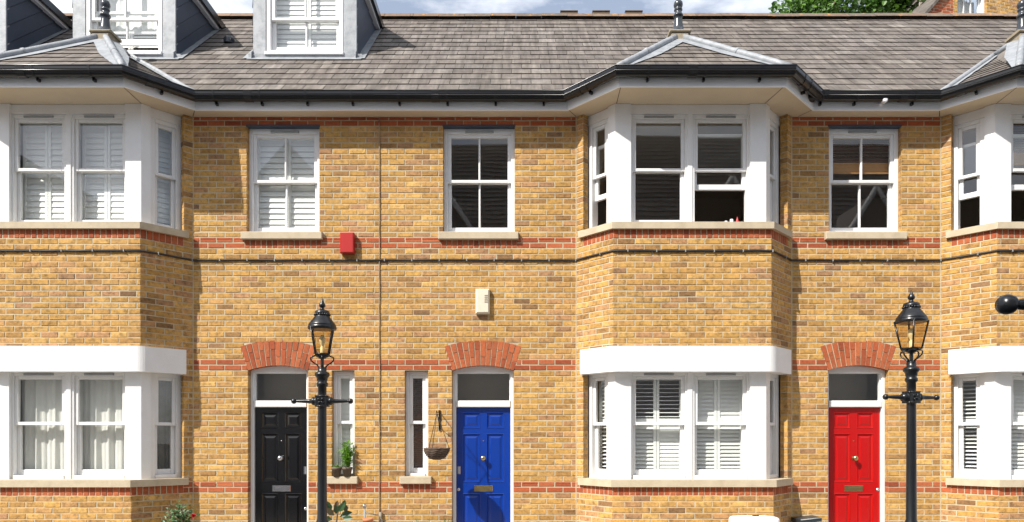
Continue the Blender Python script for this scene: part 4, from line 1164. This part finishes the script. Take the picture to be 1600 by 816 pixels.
m = MB(); m.add([F.p(x0, n, z) for n in (.02, -.27) for z in (z0 - .05,)] + [F.p(x1, n, z1 - .05) for n in (.02, -.27)] + [F.p(x0, n, z0) for n in (.02, -.27)] + [F.p(x1, n, z1) for n in (.02, -.27)],
      [(0, 1, 3, 2), (4, 5, 7, 6), (0, 2, 6, 4), (1, 3, 7, 5), (0, 1, 5, 4), (2, 3, 7, 6)]); m.build('lid', 'darkbin', T)
m = MB(); m.tube([F.p(x0 + .01, .022, z0 - .004), F.p(x1, .022, z1 - .004)], .008, 6); m.build('rim', 'rim', T)

# ------------------------------------------------------------------ things on the open windows' sills
Fb = Fr((2.167, -.455, 0), (1, 0, 0), (0, -1, 0))
m = MB(); b = 4.345
x = PX(1152, .2); m.lathe([(.018, b), (.022, b + .05), (.016, b + .085), (.008, b + .10), (.008, b + .12), (0, b + .121)], (x, -.20, 0), 12)
tag(m.build('bottle', 'plastic_red'), 'small red bottle standing in the open bay window', 'bottle')
m = MB(); x = PX(1143, .2); m.lathe([(.02, b), (.024, b + .045), (.02, b + .09), (0, b + .092)], (x, -.20, 0), 12); m.lathe([(.018, b), (.018, b + .07), (0, b + .072)], (x - .07, -.19, 0), 12)
tag(m.build('jar', 'plastic_white'), 'small white jars standing in the open bay window', 'jar')

# ------------------------------------------------------------------ behind the ridge: tree and brick building
tx, ty = PX(1372, -9), 9.0
T = thing('tree', 'leafy green tree rising behind the roof ridge', 'tree', (tx, ty, 0))
m = MB(); m.tube([(tx, ty, 0), (tx + .1, ty, 3), (tx - .05, ty, 6), (tx + .1, ty, 8.6)], [.28, .22, .17, .10], 12)
limbs = []
for i in range(13):
    a = i * 2.4; z = 6 + .25 * i; tip = Vector((tx + (1.4 + .5 * random.random()) * math.cos(a), ty + 1.3 * math.sin(a), z + 3.2 + random.random()))
    m.tube([(tx, ty, z), (tx + .6 * math.cos(a), ty + .6 * math.sin(a), z + 1.5), tip], [.08, .05, .02], 6); limbs.append(tip)
m.build('trunk', 'bark', T)
m = MB(); zc = PZ(-35, -9); cnt = 0
random.seed(5)
clumps = [Vector((tx + random.uniform(-2.1, 1.8), ty + random.uniform(-1.5, 1.5), zc + random.uniform(-1.9, 1.9))) for i in range(130)]
for c in clumps:
    e = ((c.x - tx) / 2.3) ** 2 + ((c.z - zc) / 2.2) ** 2
    if e > 1: continue
    for i in range(150):
        q = c + rv() * .42 * random.random() ** .4
        d = rv(); d.z -= .5; leaf(m, q, d, Vector((0, -.5, .9)) + rv() * .5, random.uniform(.10, .17), random.uniform(.08, .13), 0, .1)
m.build('crown', 'leaf', T)
bd = 6.5
bx = PX(1466, -bd)
T = thing('brick_building', 'taller brick building with white window behind the roof at upper right', 'building', (bx + 1, bd, 0))
yaw = rad(14); FB = Fr((bx, bd, 0), (math.cos(yaw), math.sin(yaw), 0), (math.sin(yaw), -math.cos(yaw), 0))
zb = 8.5; m = MB()
hole = (PX(1503, -bd) - bx, PX(1560, -bd) - bx, zb + .2, 12)
brickwork(m, FB, .42, 3.2, zb, 12.4, [hole], .0, red=set())
brickwork(m, FB, 0, .42, zb, 12.4, [lambda z: (-1, max(-.9, (z - PZ(0, -bd)) * .9 + .02))], .0, red=set(range(0, 400)))
brickwork(m, FB, -.6, 0, zb, 12.4, [lambda z: (-1, min(0, (z - PZ(0, -bd)) * .9))], .0, red=set(range(0, 400)))
m.box(FB, -.6, 3.2, -4, -.5, 0, zb); 
m.build('wall', ['brick', 'redbrick', 'mortar'], T)
m = MB()
zq = PZ(0, -bd)
for s0, s1, n0, n1, mi in ((-.10, .02, .08, -3.5, 0),):
    a0, a1 = zq - 1.2, zq + 2.2
    f = lambda z, e: (z - zq) * .9 - e
    m.add([FB.p(f(a0, .0), n0, a0), FB.p(f(a1, .0), n0, a1), FB.p(f(a1, .05), n0, a1 + .03), FB.p(f(a0, .05), n0, a0 + .03),
           FB.p(f(a0, .0), n1, a0), FB.p(f(a1, .0), n1, a1), FB.p(f(a1, .05), n1, a1 + .03), FB.p(f(a0, .05), n1, a0 + .03)],
          [(0, 1, 2, 3), (0, 4, 5, 1), (1, 5, 6, 2), (2, 6, 7, 3), (3, 7, 4, 0), (4, 5, 6, 7)])
m.build('roof', 'slate', T)
w = sash_window(T, FB, hole[0], hole[1], hole[2], 12, PZ(-80, -bd), -.06, fw=.06, st=.05, cols=3, vent=False)
curtain(w, FB, hole[0] + .05, hole[1] - .05, hole[2], 11.9, -.3, amp=.02)
m = MB(); m.box(FB, hole[0] - .2, hole[1] + .2, -.9, -.88, zb, 12.2); m.build('interior', 'room', T)

# ------------------------------------------------------------------ the other side of the street (seen only in the window reflections)
T = thing('opposite_house', 'dark-roofed house across the street, seen only mirrored in window glass', 'house', (0, -12, 0))
oy = -12.0; m = MB(); FO = Fr((0, oy, 0), (-1, 0, 0), (0, 1, 0))
m.box(FO, -15, 15, -8, 0, 0, 6.4); m.build('wall', 'render', T)
m = MB(); V = Vector((0, -1, 1.10)).normalized(); slates(m, (0, oy + .35, 6.3), (1, 0, 0), V, [(-3.2, 0), (16, 0), (16, 9.5), (-3.2, 9.5)], gauge=.3, width=.5, lift=.03)
m.build('roof', ['opp_roof', 'gutter'], T)
for xx, hw_, zb_, zp_, win in ((-7.26, 4.0, 6.4, 10.8, False), (-15.2, 3.6, 6.4, 10.2, False), (-2.6, 2.2, 6.3, 9.6, True), (1.0, 1.9, 6.3, 9.3, True), (6.3, 1.9, 6.3, 9.3, True), (11, 1.9, 6.3, 9.3, True)):
    m = MB(); F2 = Fr((xx, oy + .12, 0), (-1, 0, 0), (0, 1, 0))
    m.add([F2.p(-hw_, 0, zb_), F2.p(hw_, 0, zb_), F2.p(0, 0, zp_), F2.p(-hw_, -6, zb_), F2.p(hw_, -6, zb_), F2.p(0, -6, zp_)], [(0, 1, 2), (0, 3, 5, 2), (1, 4, 5, 2), (3, 4, 5)])
    g = m.build('gable', 'opp_roof', T)
    if win:
      m = MB(); e = hw_ + .1; m.tube([F2.p(-e, .06, zb_ - .1), F2.p(0, .06, zp_ + .08)], .09, 4); m.build('bargeboard', 'white', g)
      m = MB(); m.tube([F2.p(e, .06, zb_ - .1), F2.p(0, .06, zp_ + .08)], .09, 4); m.build('bargeboard', 'white', g)
    if win:
        m = MB(); m.bbox(F2, -.6, .6, .0, .05, 6.8, 8.1, .01)
        m.build('window_frame', 'white', g)
        for a in (-.54, .03):
            for z in (6.86, 7.48):
                m = MB(); m.box(F2, a, a + .51, .04, .056, z, z + .56); m.build('pane', 'gutter', g)
for xx in (-7, -2, 3, 8):
    m = MB(); m.bbox(FO, xx - .55, xx + .55, .0, .05, 3.6, 5.2, .01); f = m.build('window', 'white', T)
    m = MB(); m.box(FO, xx - .48, xx + .48, .04, .056, 3.68, 5.12); m.build('pane', 'gutter', f)

# ------------------------------------------------------------------ ground
m = MB(); m.add([(-300, -300, 0), (300, -300, 0), (300, 300, 0), (-300, 300, 0)], [(0, 1, 2, 3)]); o = m.build('ground', 'asphalt'); o['kind'] = 'structure'
m = MB(); m.box(Fr((0, 0, 0), (1, 0, 0), (0, -1, 0)), -40, 40, -.3, 2.6, -.2, .11); o = m.build('pavement', 'paving'); o['kind'] = 'structure'
m = MB(); m.box(Fr((0, 0, 0), (1, 0, 0), (0, -1, 0)), -40, 40, 2.603, 2.75, -.2, .118); o = m.build('kerb', 'stone'); o['kind'] = 'structure'

# ------------------------------------------------------------------ light, sky, camera
sd = Vector((1.10, 1.0, -1.44)).normalized()
sun = bpy.data.lights.new('sun', 'SUN'); sun.energy = 4.4; sun.angle = rad(.5); sun.color = (1.0, .955, .88)
so = bpy.data.objects.new('sun', sun); C.objects.link(so); so.rotation_euler = sd.to_track_quat('-Z', 'Y').to_euler(); so.location = (-10, -12, 20)
w = bpy.data.worlds.new('World'); scene.world = w; w.use_nodes = True; nt = w.node_tree; bg = nt.nodes['Background']
sky = nt.nodes.new('ShaderNodeTexSky'); sky.sky_type = 'NISHITA'; sky.sun_disc = False
sky.sun_elevation = math.asin(-sd.z); sky.sun_rotation = math.atan2(-sd.x, -sd.y)
sky.air_density = 1.0; sky.dust_density = 1.6; sky.ozone_density = 1.0
tc = nt.nodes.new('ShaderNodeTexCoord'); mp = nt.nodes.new('ShaderNodeMapping'); mp.inputs['Scale'].default_value = (1, 1, 2.6); mp.inputs['Location'].default_value = (.35, 0, .1)
nt.links.new(tc.outputs['Generated'], mp.inputs['Vector'])
no = N(nt, 'ShaderNodeTexNoise', Scale=2.3, Detail=9, Roughness=0.58); nt.links.new(mp.outputs[0], no.inputs['Vector'])
r = ramp(nt, [(0.46, (.18, .18, .18)), (0.60, (1, 1, 1))]); nt.links.new(no.outputs['Fac'], r.inputs['Fac'])
nt.links.new(mixc(nt, r.outputs['Color'], sky.outputs[0], (8.2, 8.35, 8.6)), bg.inputs['Color'])
bg.inputs['Strength'].default_value = 0.11
cam = bpy.data.cameras.new('camera'); co = bpy.data.objects.new('camera', cam); C.objects.link(co)
co.location = (0, -D, EYE); co.rotation_euler = (rad(90), 0, 0)
cam.sensor_width = 36; cam.lens = 36 * FPX / 1600; cam.shift_x = -15 / 1600; cam.shift_y = 280 / 1600; cam.clip_start = .05; cam.clip_end = 1500
scene.camera = co
vs = scene.view_settings; vs.view_transform = 'Standard'; vs.look = 'None'; vs.gamma = 1; vs.use_curve_mapping = False; vs.exposure = .68
scene.render.engine = 'CYCLES'
scene.render.resolution_x = 1024; scene.render.resolution_y = 522
scene.cycles.transparent_max_bounces = 16
